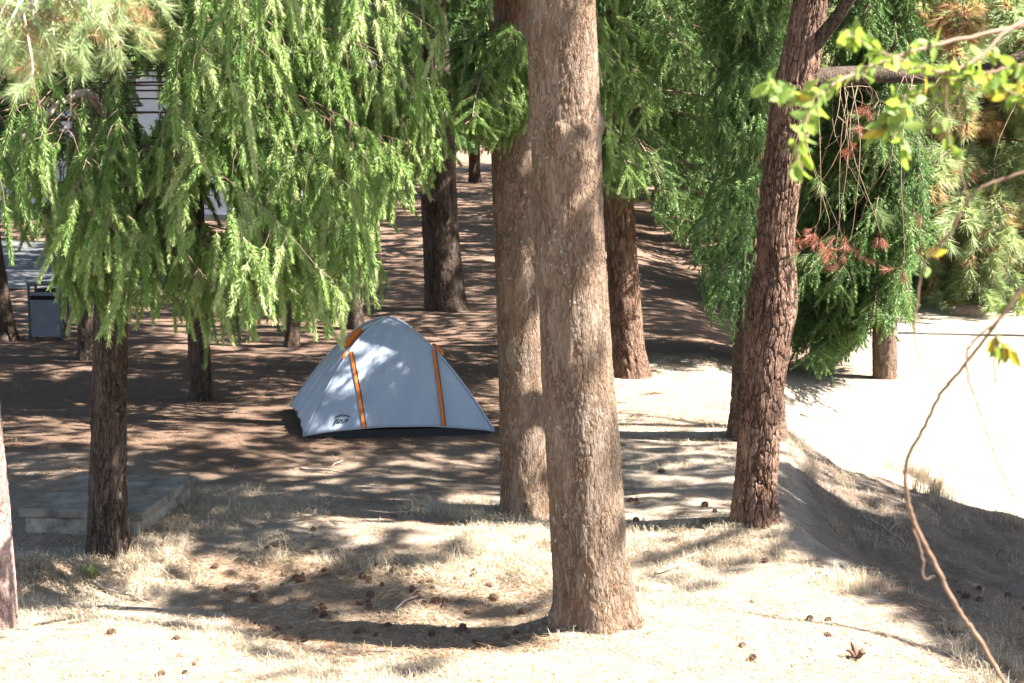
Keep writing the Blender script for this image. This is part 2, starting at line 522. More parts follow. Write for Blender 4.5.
def trunk(parent, prof, mat, nth=64, dz=.02, ztop=13, cw=.05, ch=.13, amp=.012, wcell=.6, seed=1, zvis=4.6, flare=.3, knots=()):
    """prof: (z, cx, cy, r) relative to the tree's base"""
    prof = sorted(prof)
    pz = [p[0] for p in prof]
    z = np.concatenate([np.arange(-.25, zvis, dz), np.linspace(zvis, ztop, 16)])
    sl = [(prof[-1][i] - prof[-2][i]) / max(.3, prof[-1][0] - prof[-2][0]) for i in (1, 2)]
    cx = np.interp(z, pz, [p[1] for p in prof]) + np.maximum(0, z - pz[-1]) * sl[0] * .8
    cy = np.interp(z, pz, [p[2] for p in prof]) + np.maximum(0, z - pz[-1]) * sl[1] * .8
    rr = np.interp(z, pz, [p[3] for p in prof])
    rr = np.where(z > pz[-1], prof[-1][3] * (1 - .75 * np.clip((z - pz[-1]) / (ztop - pz[-1]), 0, 1)), rr)
    # smooth the profile
    kk = max(1, int(.12 / dz)); ker = np.ones(2 * kk + 1) / (2 * kk + 1)
    for a in (cx, cy, rr):
        pad = np.concatenate([np.full(kk, a[0]), a, np.full(kk, a[-1])])
        a[:] = np.convolve(pad, ker, 'valid')
    th = np.arange(nth) * 2 * PI / nth
    ZZ, TH = np.meshgrid(z, th, indexing='ij')
    r0 = float(np.median(rr[z < zvis]))
    ncol = max(6, int(2 * PI * r0 / cw))
    C_, S_ = np.cos(TH) * r0, np.sin(TH) * r0
    kf = 1.0 / cw
    wx = fbm(C_ * kf * .5 + 9, S_ * kf * .5, ZZ * .6 / ch, seed + 20, 3) - .5
    wz = fbm(C_ * kf * .6, S_ * kf * .6 + 5, ZZ * .8 / ch, seed + 40, 4) - .5
    u = TH / (2 * PI) * ncol + wx * 1.7
    v = ZZ / ch + wz * 2.2
    F1, F2 = worley(u, v, ncol, seed)
    pl = sst(.0, .15, F2 - F1)
    # long wandering vertical fissures
    n_ = vnoise(C_ * kf * .9 + wx * 2, S_ * kf * .9 + wz, ZZ * .28 / ch + wx, seed + 60)
    fi = sst(.80, .97, 1 - np.abs(2 * n_ - 1)) * (vnoise(C_ * 4, S_ * 4, ZZ * 1.6, seed + 61) > .3)
    # flakes: stepped noise
    fl = fbm(C_ * kf * 1.3, S_ * kf * 1.3, ZZ * .9 / ch, seed + 62, 4)
    fl = np.floor(fl * 11) / 11 * .7 + fl * .3
    lvl = _h(np.floor(v), np.floor(u) * 0, np.floor(u), seed + 5)
    disp = amp * (wcell * (pl - 1) - .9 * fi * (1.2 - wcell) + 1.3 * (fl - .5) + .25 * (lvl - .5) * 0)
    pl = np.clip(pl * wcell + (1 - wcell), 0, 1) * (1 - .9 * fi)
    disp = disp + r0 * .10 * (fbm(np.cos(TH) * 1.1 + 3, np.sin(TH) * 1.1, ZZ * 1.3, seed + 7, 2) - .5)
    RR = rr[:, None] * (1 + flare * np.exp(-np.maximum(0, ZZ) / .17) * (.55 + .45 * np.sin(TH * 5 + seed))) + disp
    for (kz, kth, kr) in knots:
        dth = np.mod(TH - kth + PI, 2 * PI) - PI
        dd = ((ZZ - kz) / kr) ** 2 + (dth * r0 / kr) ** 2
        RR = RR + kr * .75 * np.exp(-dd) - kr * .5 * np.exp(-dd * 6)
    V = np.stack([cx[:, None] + RR * np.cos(TH), cy[:, None] + RR * np.sin(TH), ZZ], -1).reshape(-1, 3)
    i = np.arange(len(z) - 1)[:, None] * nth
    j = np.arange(nth)[None]
    F = np.stack([i + j, i + (j + 1) % nth, i + nth + (j + 1) % nth, i + nth + j], -1).reshape(-1, 4)
    mesh('trunk', V, [F], mat, parent, True, {'tint': pl.ravel()})
    return lambda zz: np.array([np.interp(zz, z, cx), np.interp(zz, z, cy), zz])


def prof_px(rows, D, base):
    """rows: (py, xl, xr) of a trunk standing at distance D"""
    out = []
    for py, xl, xr in rows:
        a, b = at(xl, py, D), at(xr, py, D)
        out.append((a[2] - base[2], (a[0] + b[0]) / 2 - base[0], 0.0, (b[0] - a[0]) / 2))
    return out


TREES = []   # dicts with everything needed for crowns


def tree(name, label, cat, rows, D, mat, group=None, **kw):
    rows = sorted(rows, key=lambda r: -r[0])
    py, xl, xr = rows[0]
    p = at((xl + xr) / 2, py, D)
    z = T(p[0], D)
    base = np.array([p[0], D, z])
    e = thing(name, label, cat, base, group)
    pr = prof_px(rows, D, base)
    ax = trunk(e, pr, mat, **kw)
    t = dict(e=e, base=base, ax=ax, wood=MB(), fol=MB(), can=MB(), fmat=None)
    TREES.append(t)
    return t


def tree_xy(name, label, x, y, r, mat, group=None, lean=(0, 0), **kw):
    base = np.array([x, y, T(x, y)])
    e = thing(name, label, 'tree', base, group)
    ax = trunk(e, [(0, 0, 0, r), (4, lean[0] * 4, lean[1] * 4, r * .85)], mat, **kw)
    t = dict(e=e, base=base, ax=ax, wood=MB(), fol=MB(), can=MB(), fmat=None)
    TREES.append(t)
    return t


# ------------------------------------------------------------------ ground sheet
def axis(segs):
    out = []
    for a, b, s in segs:
        out += list(np.arange(a, b - 1e-6, s))
    return np.array(out + [segs[-1][1]])


gx = axis([(-400, -60, 30), (-60, -16, 2), (-16, -6, .3), (-6, 6.5, .06), (6.5, 16, .3), (16, 60, 2), (60, 400, 30)])
gy = axis([(-60, 0, 5), (0, 8, .4), (8, 19, .055), (19, 34, .15), (34, 80, .8), (80, 480, 25)])
XX, YY = np.meshgrid(gx, gy)
ZZ = terrain(XX, YY)
nx = len(gx)
i = np.arange(len(gy) - 1)[:, None] * nx
j = np.arange(nx - 1)[None]
Fg = np.stack([i + j, i + j + 1, i + nx + j + 1, i + nx + j], -1).reshape(-1, 4)
tag(mesh('ground', np.stack([XX, YY, ZZ], -1).reshape(-1, 3), [Fg], M['ground'], None, True), kind='structure')

# grey path in front of the pale building
pxs = np.linspace(-30, -6.2, 60); pys = np.linspace(0, 1, 14)
PX, PT = np.meshgrid(pxs, pys)
PY = 30.5 + (PX + 6.2) * -.12 + PT * (9.5 + .3 * np.sin(PX * .4))
PZ = terrain(PX, PY, True) + .03
i = np.arange(13)[:, None] * 60
j = np.arange(59)[None]
M['path'] = simple_mat('grey_worn_paving', (.085, .085, .09), .9, .25, 3, .4)
tag(mesh('path', np.stack([PX, PY, PZ], -1).reshape(-1, 3), [np.stack([i + j, i + j + 1, i + 60 + j + 1, i + 60 + j], -1).reshape(-1, 4)], M['path'], None, True), kind='structure')

# ------------------------------------------------------------------ the visible trees
T1 = tree('pine_tree', 'thick straight grey brown trunk in the foreground, sunlit on its right side', 'tree',
          [(642, 561, 636), (600, 556, 634), (540, 551, 627), (450, 546, 621), (350, 541, 612), (250, 537, 605), (130, 531, 600), (0, 527, 596)], 9.7,
          M['bark_main'], nth=340, dz=.0105, cw=.034, ch=.06, amp=.0062, wcell=.65, seed=3, flare=.2,
          knots=((3.03, -PI / 2 - .25, .035), (3.02, -PI / 2 + .55, .035), (3.04, PI + .1, .04), (3.06, -.1, .05), (.02, PI + .35, .06), (.0, -.5, .06), (3.8, -PI / 2 + .9, .03)))
T2 = tree('fir_tree', 'grey brown trunk standing just behind the thick foreground trunk, with fir sprays above it', 'tree',
          [(520, 500, 551), (480, 500, 549), (400, 499, 545), (300, 496, 541), (200, 492, 535), (130, 490, 532)], 12.8,
          M['bark_main'], nth=220, dz=.014, cw=.036, ch=.06, amp=.0055, wcell=.55, seed=8, flare=.22)
T3 = tree('fir_tree', 'red brown flared trunk beyond the sunlit patch, right of the thick foreground trunk', 'tree',
          [(378, 613, 653), (350, 611, 645), (300, 608, 641), (250, 606, 637), (190, 603, 633)], 20.1,
          M['bark_pine'], nth=130, dz=.025, cw=.07, ch=.2, amp=.022, seed=12, flare=.12)
T4 = tree('pine_tree', 'crooked red brown pine with plated bark standing at the edge of the slope', 'tree',
          [(540, 728, 776), (520, 730, 777), (470, 736, 778), (400, 740, 783), (340, 744, 790), (310, 748, 797), (280, 757, 797), (250, 757, 794), (200, 760, 798), (100, 771, 814), (50, 783, 822), (0, 794, 828)], 12.1,
          M['bark_pine'], nth=300, dz=.011, cw=.045, ch=.13, amp=.020, wcell=.85, seed=15, flare=.2)
T5 = tree('fir_tree', 'darker trunk half hidden behind the crooked red brown pine', 'tree',
          [(441, 728, 787), (400, 731, 783), (340, 733, 779), (250, 737, 775)], 16.0,
          M['bark_pine'], nth=120, dz=.02, cw=.06, ch=.16, amp=.02, seed=19, flare=.1)
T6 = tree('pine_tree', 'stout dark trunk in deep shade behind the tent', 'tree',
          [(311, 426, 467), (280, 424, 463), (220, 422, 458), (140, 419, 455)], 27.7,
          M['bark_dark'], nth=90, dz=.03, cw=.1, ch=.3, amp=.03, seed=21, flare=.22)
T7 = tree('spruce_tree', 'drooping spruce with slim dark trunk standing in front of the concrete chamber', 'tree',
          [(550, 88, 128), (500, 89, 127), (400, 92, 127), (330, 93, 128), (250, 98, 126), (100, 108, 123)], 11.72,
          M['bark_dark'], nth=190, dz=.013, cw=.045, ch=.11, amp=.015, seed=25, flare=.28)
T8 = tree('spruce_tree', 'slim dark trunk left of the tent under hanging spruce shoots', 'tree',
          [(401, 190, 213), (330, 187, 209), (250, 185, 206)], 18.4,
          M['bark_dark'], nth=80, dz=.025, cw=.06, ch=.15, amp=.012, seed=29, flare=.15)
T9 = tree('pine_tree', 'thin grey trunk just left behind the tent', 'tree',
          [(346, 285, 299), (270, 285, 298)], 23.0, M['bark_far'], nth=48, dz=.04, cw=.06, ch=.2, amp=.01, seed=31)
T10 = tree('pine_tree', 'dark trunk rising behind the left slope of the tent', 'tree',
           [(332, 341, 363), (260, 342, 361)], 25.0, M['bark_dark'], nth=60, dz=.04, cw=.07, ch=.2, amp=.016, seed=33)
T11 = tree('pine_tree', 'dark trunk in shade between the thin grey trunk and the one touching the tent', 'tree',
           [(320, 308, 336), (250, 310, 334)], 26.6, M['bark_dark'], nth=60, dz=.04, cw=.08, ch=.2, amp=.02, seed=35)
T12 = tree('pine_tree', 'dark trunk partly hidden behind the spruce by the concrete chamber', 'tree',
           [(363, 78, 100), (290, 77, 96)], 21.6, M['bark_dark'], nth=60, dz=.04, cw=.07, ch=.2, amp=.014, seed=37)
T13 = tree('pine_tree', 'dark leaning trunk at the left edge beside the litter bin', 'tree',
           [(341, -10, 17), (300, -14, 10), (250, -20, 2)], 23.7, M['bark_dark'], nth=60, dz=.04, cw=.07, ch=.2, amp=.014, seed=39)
T14 = tree('pine_tree', 'pale sunlit trunk cut off by the left edge in the foreground', 'tree',
           [(642, -24, 19), (560, -26, 14), (480, -28, 7), (410, -29, 0), (200, -40, -15)], 9.75,
           M['bark_pale'], nth=160, dz=.014, cw=.03, ch=.05, amp=.008, seed=41, flare=.05)
TF = tree('fir_tree', 'dense dark fir beside the bright track, its short bare trunk showing below', 'tree',
          [(379, 873, 897), (340, 872, 898), (300, 873, 897)], 22.0, M['bark_main'], nth=70, dz=.03, cw=.07, ch=.1, amp=.014, seed=43, flare=.05)
TP = tree('pine_tree', 'light green feathery pine beyond the bright track at the right', 'tree',
          [(297, 962, 980), (200, 964, 978)], 32.5, M['bark_far'], nth=40, dz=.06, cw=.08, ch=.2, amp=.01, seed=45)
TP2 = tree('pine_tree', 'feathery pine behind the light green one at the right edge', 'tree',
           [(262, 1062, 1080), (200, 1064, 1078)], 40, M['bark_far'], nth=40, dz=.06, cw=.08, ch=.2, amp=.01, seed=46)

# trees around the view: their crowns give the shade
off = [(7.0, 12.6, 'beside the gully slope'), (8.5, 15.5, 'above the end of the gully'), (11.5, 10.5, 'on the low bank far right'), (12.5, 14.2, 'behind the gully trees'), (11.8, 26.0, 'at the far side of the bright track'), (14.5, 30.5, 'farthest up the bright track'),
       (-8.0, 14.0, 'left of the concrete chamber'), (-7.4, 19.5, 'left of the litter bin'), (-9.5, 10.0, 'at the far left of the clearing')]
OFF = [tree_xy('pine_tree', 'tall pine standing ' + w, x, y, .2, M['bark_far'], None, nth=40, dz=.1, cw=.07, ch=.2, amp=.012, seed=50 + k)
       for k, (x, y, w) in enumerate(off)]
# far trees
rf = np.random.default_rng(77)
far = []
fx = [(475, 66), (505, 74), (668, 50), (690, 62), (322, 52), (380, 60), (270, 70), (560, 58), (600, 46), (725, 44), (790, 52), (850, 58), (910, 48), (965, 60), (1010, 50), (1060, 56),
      (247, 33.5), (107, 36.5), (150, 72), (60, 66), (-20, 60), (440, 78), (630, 76), (745, 74), (880, 74), (1000, 74), (210, 64), (-60, 48), (820, 40), (1050, 41)]
for k, (px, D) in enumerate(fx):
    x = (px - 512) / FPX * D
    if x < -7.6 and 44 < D < 56:
        continue
    far.append(tree_xy('conifer_tree', 'far conifer among the wood behind the clearing', x, D, rf.uniform(.16, .28), M['bark_far'], 'conifers far behind the clearing',
                       (rf.normal(0, .02), 0), nth=20, dz=.2, cw=.12, ch=.3, amp=.015, seed=60 + k))


# ------------------------------------------------------------------ visible crowns
def drooping(t, z0, z1, nb, Lr, az, hang, mask, tpls, rng, up=.12, droop=.35, step=.055, bl=(.25, .6), dens=1.0, sc=(.8, 1.2), tm=.5, tstd=.16, lat=.7, wood=True, thin=1., down=.35):
    ax = t['ax']; base = t['base']
    P, Dv, Ti = [], [], []
    spn = []
    for b in range(nb):
        zb = rng.uniform(z0, z1)
        a = az(rng)
        L = rng.uniform(*Lr)
        o = ax(zb)
        dh = np.array([math.cos(a), math.sin(a), 0])
        u_, d_ = up * rng.uniform(.5, 1.5), droop * rng.uniform(.6, 1.4)
        s = np.linspace(0, 1, 12)
        bend = rng.normal(0, .12)
        perp = np.array([-dh[1], dh[0], 0])
        pts = o + dh * (L * s)[:, None] + perp * (bend * L * s ** 2)[:, None] + np.array([0, 0, 1]) * (u_ * L * s - d_ * L * s ** 2.2)[:, None]
        tb = rng.normal(0, .10)
        bls = []
        nbl = int(L / .085)
        for q in range(nbl):
            ss = .12 + .88 * (q + rng.random()) / nbl
            p = np.array([np.interp(ss, s, pts[:, c]) for c in range(3)])
            side = 1 if q % 2 else -1
            lb = rng.uniform(*bl) * (1.15 - .6 * ss)
            la = perp * side * lat + dh * rng.uniform(.3, .8) 
            tt = np.linspace(0, 1, max(3, int(lb / step) + 2))
            Q = p + la * (lb * .75 * (1 - (1 - tt) ** 2))[:, None] * (1.15 - .6 * hang) + np.array([0, 0, -1]) * (lb * hang * tt ** 1.4)[:, None]
            tq = np.gradient(Q, axis=0); tq /= np.linalg.norm(tq, axis=1)[:, None]
            sd = np.cross(tq, [0, 0, 1.0]); sd /= np.linalg.norm(sd, axis=1)[:, None] + 1e-6
            sg = np.where(np.arange(len(tt)) % 2, 1, -1)[:, None]
            dd = tq * .75 + sd * sg * rng.uniform(.25, .75) + np.array([0, 0, -down * hang]) + rng.normal(0, .12, Q.shape)
            dd[-1] = tq[-1]
            ti = tm + tb + rng.normal(0, tstd * .5) + rng.normal(0, tstd, len(tt)) + .12 * tt
            bls.append((Q, dd, ti))
        spn.append((pts, bls, L))
    allQ = np.concatenate([Q for _, bl_, _ in spn for Q, _, _ in bl_])
    allD = np.concatenate([d for _, bl_, _ in spn for _, d, _ in bl_])
    W = allQ + base
    pr = mask(*proj(W)[:2])
    p2 = mask(*proj(W + allD / np.linalg.norm(allD, axis=1)[:, None] * .15)[:2])
    VIS = pr > .02
    OK = rng.random(len(W)) < np.minimum(pr, p2) * dens
    SP = mask(*proj(np.concatenate([p_ for p_, _, _ in spn]) + base)[:2]) > .02
    nacc = int(OK.sum())
    o = 0; os_ = 0
    for pts, bls, L in spn:
        any_ = False
        for Q, dd, ti in bls:
            ok = OK[o:o + len(Q)]
            o += len(Q)
            if ok.any():
                any_ = True
                P.append(Q[ok]); Dv.append(dd[ok]); Ti.append(ti[ok])
                last = np.nonzero(ok)[0][-1] + 1
                cut = np.nonzero(~VIS[o - len(Q):o])[0]
                last = min(last, cut[0]) if len(cut) else last
                if wood and last >= 2:
                    t['wood'].tube(Q[:last], np.linspace(.004, .0018, last), 3)
        n = len(pts)
        pr = SP[os_:os_ + n]
        os_ += n
        if any_ and wood:
            bad = np.nonzero(~pr[2:])[0]
            first = n if not len(bad) else max(2, bad[0] + 2)
            t['wood'].tube(pts[:first], np.linspace(.006 + .006 * L, .004, n)[:first] * thin, 5)
    if P:
        P = np.concatenate(P); Dv = np.concatenate(Dv); Ti = np.clip(np.concatenate(Ti), 0, 1)
        scatter(t['fol'], tpls, P, Dv, rng.uniform(*sc, len(P)), Ti, rng)
    return nacc


def mk_mask(polys, holes=(), ragged=12, seed=0, top=1.0):
    """polys: list of (density, polygon in picture space); outside the picture everything may grow"""
    def f(px, py):
        qx = px + ragged * (vnoise(px / 23., py / 23., s=seed) - .5) * 2
        qy = py + ragged * (vnoise(px / 17. + 7, py / 29., s=seed + 1) - .5) * 2
        d = np.where(py < -5, top, 0.0)
        d = np.where((px < -40) | (px > 1064), np.where(py < 240, top, 0.), d)
        for den, pl in polys:
            d = np.where(inpoly(qx, qy, pl), np.maximum(d, den), d)
        for den, pl in holes:
            d = np.where(inpoly(qx, qy, pl), np.minimum(d, den), d)
        return d
    return f


anyaz = lambda r: r.uniform(0, 2 * PI)
def sector(a, b):
    return lambda r: r.uniform(math.radians(a), math.radians(b))

SPR = [(1.0, [(110, -20), (440, -20), (452, 60), (446, 120), (425, 185), (395, 200), (378, 215), (383, 250), (372, 285), (348, 292), (338, 310), (305, 315), (290, 290), (262, 300),
              (247, 330), (205, 335), (190, 312), (155, 325), (130, 302), (105, 335), (92, 300), (75, 310), (62, 300), (58, 250), (0, 225), (-60, 220), (-60, 120), (60, 140), (110, 110)]),
       (.22, [(-60, -20), (120, -20), (120, 110), (60, 150), (-60, 130)])]
HOLES = [(.01, [(122, 52), (166, 50), (170, 115), (152, 138), (126, 126)]), (.01, [(188, 168), (232, 170), (236, 228), (190, 230)]),
         (.06, [(56, 100), (78, 100), (76, 180), (58, 178)])]
rg = np.random.default_rng(101)
mS = mk_mask(SPR, HOLES, 10, 3, .25)
n7 = drooping(T7, 2.2, 5.0, 84, (1.1, 2.3), sector(-175, 10), 1.0, mS, TPL_SPRUCE, rg, up=.04, droop=.3, bl=(.16, .5), dens=.34, tm=.45, tstd=.22, step=.10, sc=(1.0, 1.7), thin=.32, lat=1.0, down=.75)
n7 += drooping(T7, 2.5, 5.0, 66, (2.0, 3.4), sector(-55, 22), 1.0, mS, TPL_SPRUCE, rg, up=.03, droop=.28, bl=(.16, .55), dens=.36, tm=.52, tstd=.22, step=.10, sc=(1.0, 1.7), thin=.32, lat=1.0, down=.75)
n8 = drooping(T8, 1.8, 5.8, 80, (1.6, 3.2), sector(-160, 20), 1.0, mk_mask([(1., SPR[0][1])], HOLES, 10, 5, .3), TPL_SPRUCE, rg, up=.0, droop=.32, bl=(.2, .6), dens=.36, tm=.36, step=.12, sc=(1.3, 2.1), thin=.32, lat=1.0, down=.75)
BACKF = mk_mask([(1., [(-60, -30), (250, -30), (250, 120), (200, 165), (120, 150), (60, 190), (-60, 175)])], HOLES, 12, 61)
nb_ = 0
for t_, zz_ in ((T12, (2.9, 7.5)), (T13, (2.9, 7.5))):
    nb_ += drooping(t_, *zz_, 60, (1.5, 3.6), anyaz, .7, BACKF, TPL_FIR, rg, up=.0, droop=.3, bl=(.4, .8), dens=.6, tm=.25, sc=(1.2, 1.8), step=.1)
    t_['fmat'] = M['fir']
T7['fmat'] = T8['fmat'] = M['spruce']

mF2 = mk_mask([(1., [(448, 40), (500, 25), (540, 40), (540, 120), (505, 140), (490, 150), (470, 138), (450, 110)]),
               (1., [(592, 10), (650, 20), (668, 90), (655, 150), (640, 195), (604, 190), (592, 100)])], (), 8, 9)
n2 = drooping(T2, 2.75, 5.6, 120, (.7, 1.7), anyaz, .55, mF2, TPL_SPRUCE, rg, up=.05, droop=.3, bl=(.2, .5), dens=.5, tm=.42, sc=(.7, 1.0))
mF3 = mk_mask([(1., [(596, -20), (800, -20), (775, 60), (765, 130), (748, 232), (720, 245), (700, 228), (672, 238), (652, 205), (650, 165), (636, 200), (600, 190)]),
               (.8, [(440, -20), (530, -20), (530, 110), (500, 130), (470, 120), (440, 90)])], (), 14, 13)
n2 += drooping(T2, 2.9, 4.6, 80, (.45, 1.1), sector(-160, -20), .6, mF2, TPL_SPRUCE, rg, up=.0, droop=.35, bl=(.2, .45), dens=.8, tm=.42, sc=(.6, .95), step=.07)
n3 = drooping(T3, 2.0, 6.2, 96, (1.4, 3.2), anyaz, .55, mF3, TPL_FIR, rg, up=.0, droop=.3, bl=(.3, .7), dens=.6, tm=.5, sc=(.9, 1.4), step=.07)
mF5 = mk_mask([(1., [(700, -20), (790, -20), (780, 120), (752, 240), (750, 330), (735, 338), (715, 322), (700, 300), (695, 240), (720, 150)])], (), 10, 17)
n5 = drooping(T5, 1.6, 5.6, 70, (.7, 1.7), anyaz, .75, mF5, TPL_FIR, rg, up=.0, droop=.35, bl=(.25, .6), wood=False, dens=.6, tm=.36, sc=(.9, 1.3), step=.07)
mFF = mk_mask([(1., [(786, 150), (815, 130), (845, -20), (915, -20), (918, 120), (922, 230), (915, 318), (872, 326), (868, 335), (850, 340), (828, 368), (800, 362), (786, 352), (784, 250)])], (), 9, 21)
nF = drooping(TF, .55, 6.2, 210, (.8, 2.1), anyaz, .7, mFF, TPL_FIR, rg, up=-.02, droop=.4, bl=(.3, .6), dens=.8, tm=.38, sc=(1.1, 1.7), step=.08)
n5 += drooping(T5, 2.2, 5.0, 60, (.5, 1.2), sector(-150, -30), .75, mk_mask([(1., [(700, -20), (790, -20), (772, 130), (752, 250), (722, 250), (700, 150)])], (), 10, 18), TPL_FIR, rg, up=.0, droop=.35, bl=(.2, .5), wood=False, dens=.7, tm=.45, sc=(.8, 1.2), step=.07)
for t in (T2, T3, T5, TF):
    t['fmat'] = M['fir']
T2['fmat'] = M['spruce']

# pines on the right: long needles in tufts
mP = mk_mask([(1., [(800, -20), (1100, -20), (1100, 285), (1024, 312), (985, 300), (960, 290), (930, 318), (905, 300), (890, 215), (810, 190)])], (), 16, 23)
nP = drooping(TP, .4, 6.3, 120, (1.2, 5.0), anyaz, .5, mP, TPL_PINEFAR, rg, up=.1, droop=.35, bl=(.3, .9), dens=.5, tm=.72, tstd=.09, sc=(.8, 1.3), step=.12)
nP += drooping(TP2, .5, 7.0, 110, (1.2, 4.3), anyaz, .5, mP, TPL_PINEFAR, rg, up=.1, droop=.35, bl=(.3, .9), dens=.5, tm=.72, tstd=.09, sc=(.8, 1.3), step=.12)
nP += drooping(TP, .4, 5.8, 70, (2.0, 5.2), sector(140, 250), .5, mP, TPL_PINEFAR, rg, up=.1, droop=.35, bl=(.3, .9), dens=.55, tm=.72, tstd=.09, sc=(.8, 1.3), step=.12)
TP['fmat'] = TP2['fmat'] = M['pine']

# far wood: coarse sprays down to eye height
nfar = 0
for k, t in enumerate(far):
    D = t['base'][1]
    mk = mk_mask([(1., [(-80, -40), (1100, -40), (1100, 290), (860, 290), (800, 190), (640, 160), (520, 142), (430, 140), (300, 150), (200, 60), (-80, 60)])], (), 8, 30 + k)
    nfar += drooping(t, 1.2, 9.0, 34, (1.4, 3.4), anyaz, .5, mk, TPL_FAR, rg, up=.05, droop=.3, bl=(.5, 1.1), dens=.8, tm=.4, sc=(.9, 1.5), step=.4, wood=False)
    t['fmat'] = M['fir']
print('SHOOTS', n7, n8, n2, n3, n5, nF, nP, nfar)

# --- crooked pine: fork, horizontal limb with hanging dead twigs and tufts
b4 = T4['base']
def rel(px, py, D, b):
    return at(px, py, D) - b
lim = MB()
lim.tube(smoothpath([rel(800, 62, 12.1, b4), rel(822, 36, 12.0, b4), rel(846, 4, 11.9, b4), rel(885, -60, 11.8, b4), rel(950, -170, 11.7, b4)], 24), np.linspace(.062, .03, 24), 12)
lim.tube(smoothpath([rel(795, 80, 12.15, b4), rel(830, 77, 12.3, b4), rel(880, 74, 12.5, b4), rel(930, 76, 12.7, b4), rel(985, 70, 12.9, b4), rel(1060, 40, 13.0, b4)], 30), np.linspace(.085, .04, 30), 12)
lim.build('limb', M['bark_dark'], T4['e'], True)
tw = MB(); dp, dd, dt = [], [], []
gp, gd, gt = [], [], []
r4 = np.random.default_rng(44)
DEAD = [(815, 228), (822, 238), (840, 232), (846, 245), (836, 250), (855, 262), (880, 232), (800, 236), (903, 268), (925, 238), (870, 105), (852, 140), (866, 128), (912, 212), (975, 165), (838, 262)]
for (x, y) in DEAD:
    D = r4.uniform(11.6, 12.9)
    sx_ = x + r4.normal(0, 14)
    pth = smoothpath([rel(sx_, 74, 12.45, b4), rel(sx_ + r4.normal(0, 10), 74 + (y - 74) * .4, D, b4), rel(x + r4.normal(0, 5), y - 18, D, b4), rel(x, y, D, b4)], 10)
    tw.tube(pth, np.linspace(.0035, .0018, 10), 4)
    for q in range(3):
        dp.append(pth[-1] + r4.normal(0, .02, 3)); d = (pth[-1] - pth[-2]); d /= np.linalg.norm(d); dd.append(d + r4.normal(0, .5, 3)); dt.append(r4.uniform(.2, 1))
for q in range(15):
    x, y = r4.uniform(805, 1030), r4.uniform(95, 290)
    D = r4.uniform(11.8, 13.2)
    sx_ = x + r4.normal(0, 34)
    pth = smoothpath([rel(sx_, 76, 12.5, b4), rel(sx_ + r4.normal(0, 26), 76 + (y - 76) * .45, D, b4), rel(x, y, D, b4)], 9)
    tw.tube(pth, np.linspace(.0028, .0012, 9), 4)
    for c in range(2):
        k = r4.integers(4, 9)
        e = pth[k] + np.array([r4.normal(0, .1), r4.normal(0, .08), -r4.uniform(.05, .2)])
        tw.tube([pth[k], (pth[k] + e) / 2 + r4.normal(0, .02, 3), e], [.003, .0025, .0015], 3)
    if r4.random() < .75:
        for c in range(2):
            gp.append(pth[-1] + r4.normal(0, .03, 3)); gd.append(pth[-1] - pth[-3] + r4.normal(0, .05, 3)); gt.append(r4.uniform(.35, .8))
tw.build('twigs', M['twig'], T4['e'])
dm = MB(); scatter(dm, TPL_PINE, dp, dd, r4.uniform(.5, .8, len(dp)), dt, r4); dm.build('dead_needles', M['dead'], T4['e'])
scatter(T4['fol'], TPL_PINE, gp, gd, r4.uniform(.8, 1.2, len(gp)), gt, r4)
T4['fmat'] = M['pine']

# --- pale left pine: low branch with tufts at the top left corner
b14 = T14['base']
tw = MB(); P, Dv, Ti = [], [], []
tips = [(24, 62, 150), (66, 58, 20), (27, 82, 120), (124, 44, -20), (90, 22, -30), (8, 22, 90), (42, 14, 60), (62, 24, 40), (104, 6, -10), (40, 38, 100), (6, 42, 120), (78, 4, 0), (20, 4, 60), (52, 46, 100), (128, 2, -20), (0, 62, 120), (34, 26, 90), (84, 38, 70), (14, 30, 60), (70, 14, 20)]
r14 = np.random.default_rng(14)
tips += [(x + r14.normal(0, 16), y + r14.normal(-6, 8), a) for x, y, a in tips if y < 50]
main = smoothpath([rel(-36, -20, 9.6, b14), rel(-20, -60, 8.4, b14), rel(20, -45, 7.2, b14), rel(60, -35, 6.8, b14), rel(120, -50, 6.6, b14)], 20)
tw.tube(main, np.linspace(.035, .012, 20), 7)
for (x, y, an) in tips:
    D = r14.uniform(6.3, 7.1)
    e = rel(x, y, D, b14)
    k = r14.integers(9, 19)
    mid = (main[k] + e) / 2 + np.array([r14.normal(0, .05), r14.normal(0, .05), .04])
    pth = smoothpath([main[k], mid, e + np.array([-.05 * math.cos(math.radians(an)), 0, .06]), e], 12)
    tw.tube(pth, np.linspace(.006, .003, 12), 5)
    for q in range(6):
        P.append(pth[-1 - q] + r14.normal(0, .008, 3)); Dv.append((pth[-1] - pth[-4]) + r14.normal(0, .035, 3)); Ti.append(r14.choice([.55, .7, .82, .93]))
tw.build('low_branch', M['deadwood'], T14['e'], True)
scatter(T14['fol'], TPL_PINE, P, Dv, r14.uniform(.55, .85, len(P)), Ti, r14)
T14['fmat'] = M['pine']
# dead grey branch on the spruce
b7 = T7['base']
db = MB()
db.tube(smoothpath([rel(116, 122, 11.7, b7), rel(101, 108, 11.5, b7), rel(91, 95, 11.3, b7), rel(78, 94, 11.2, b7), rel(58, 105, 11.1, b7), rel(40, 122, 11.0, b7), rel(20, 140, 10.9, b7)], 26), np.linspace(.04, .018, 26), 8)
db.tube(smoothpath([rel(96, 100, 11.4, b7), rel(106, 108, 11.2, b7), rel(105, 118, 11.1, b7)], 8), np.linspace(.009, .004, 8), 5)
db.build('dead_branch', M['deadwood'], T7['e'], True)
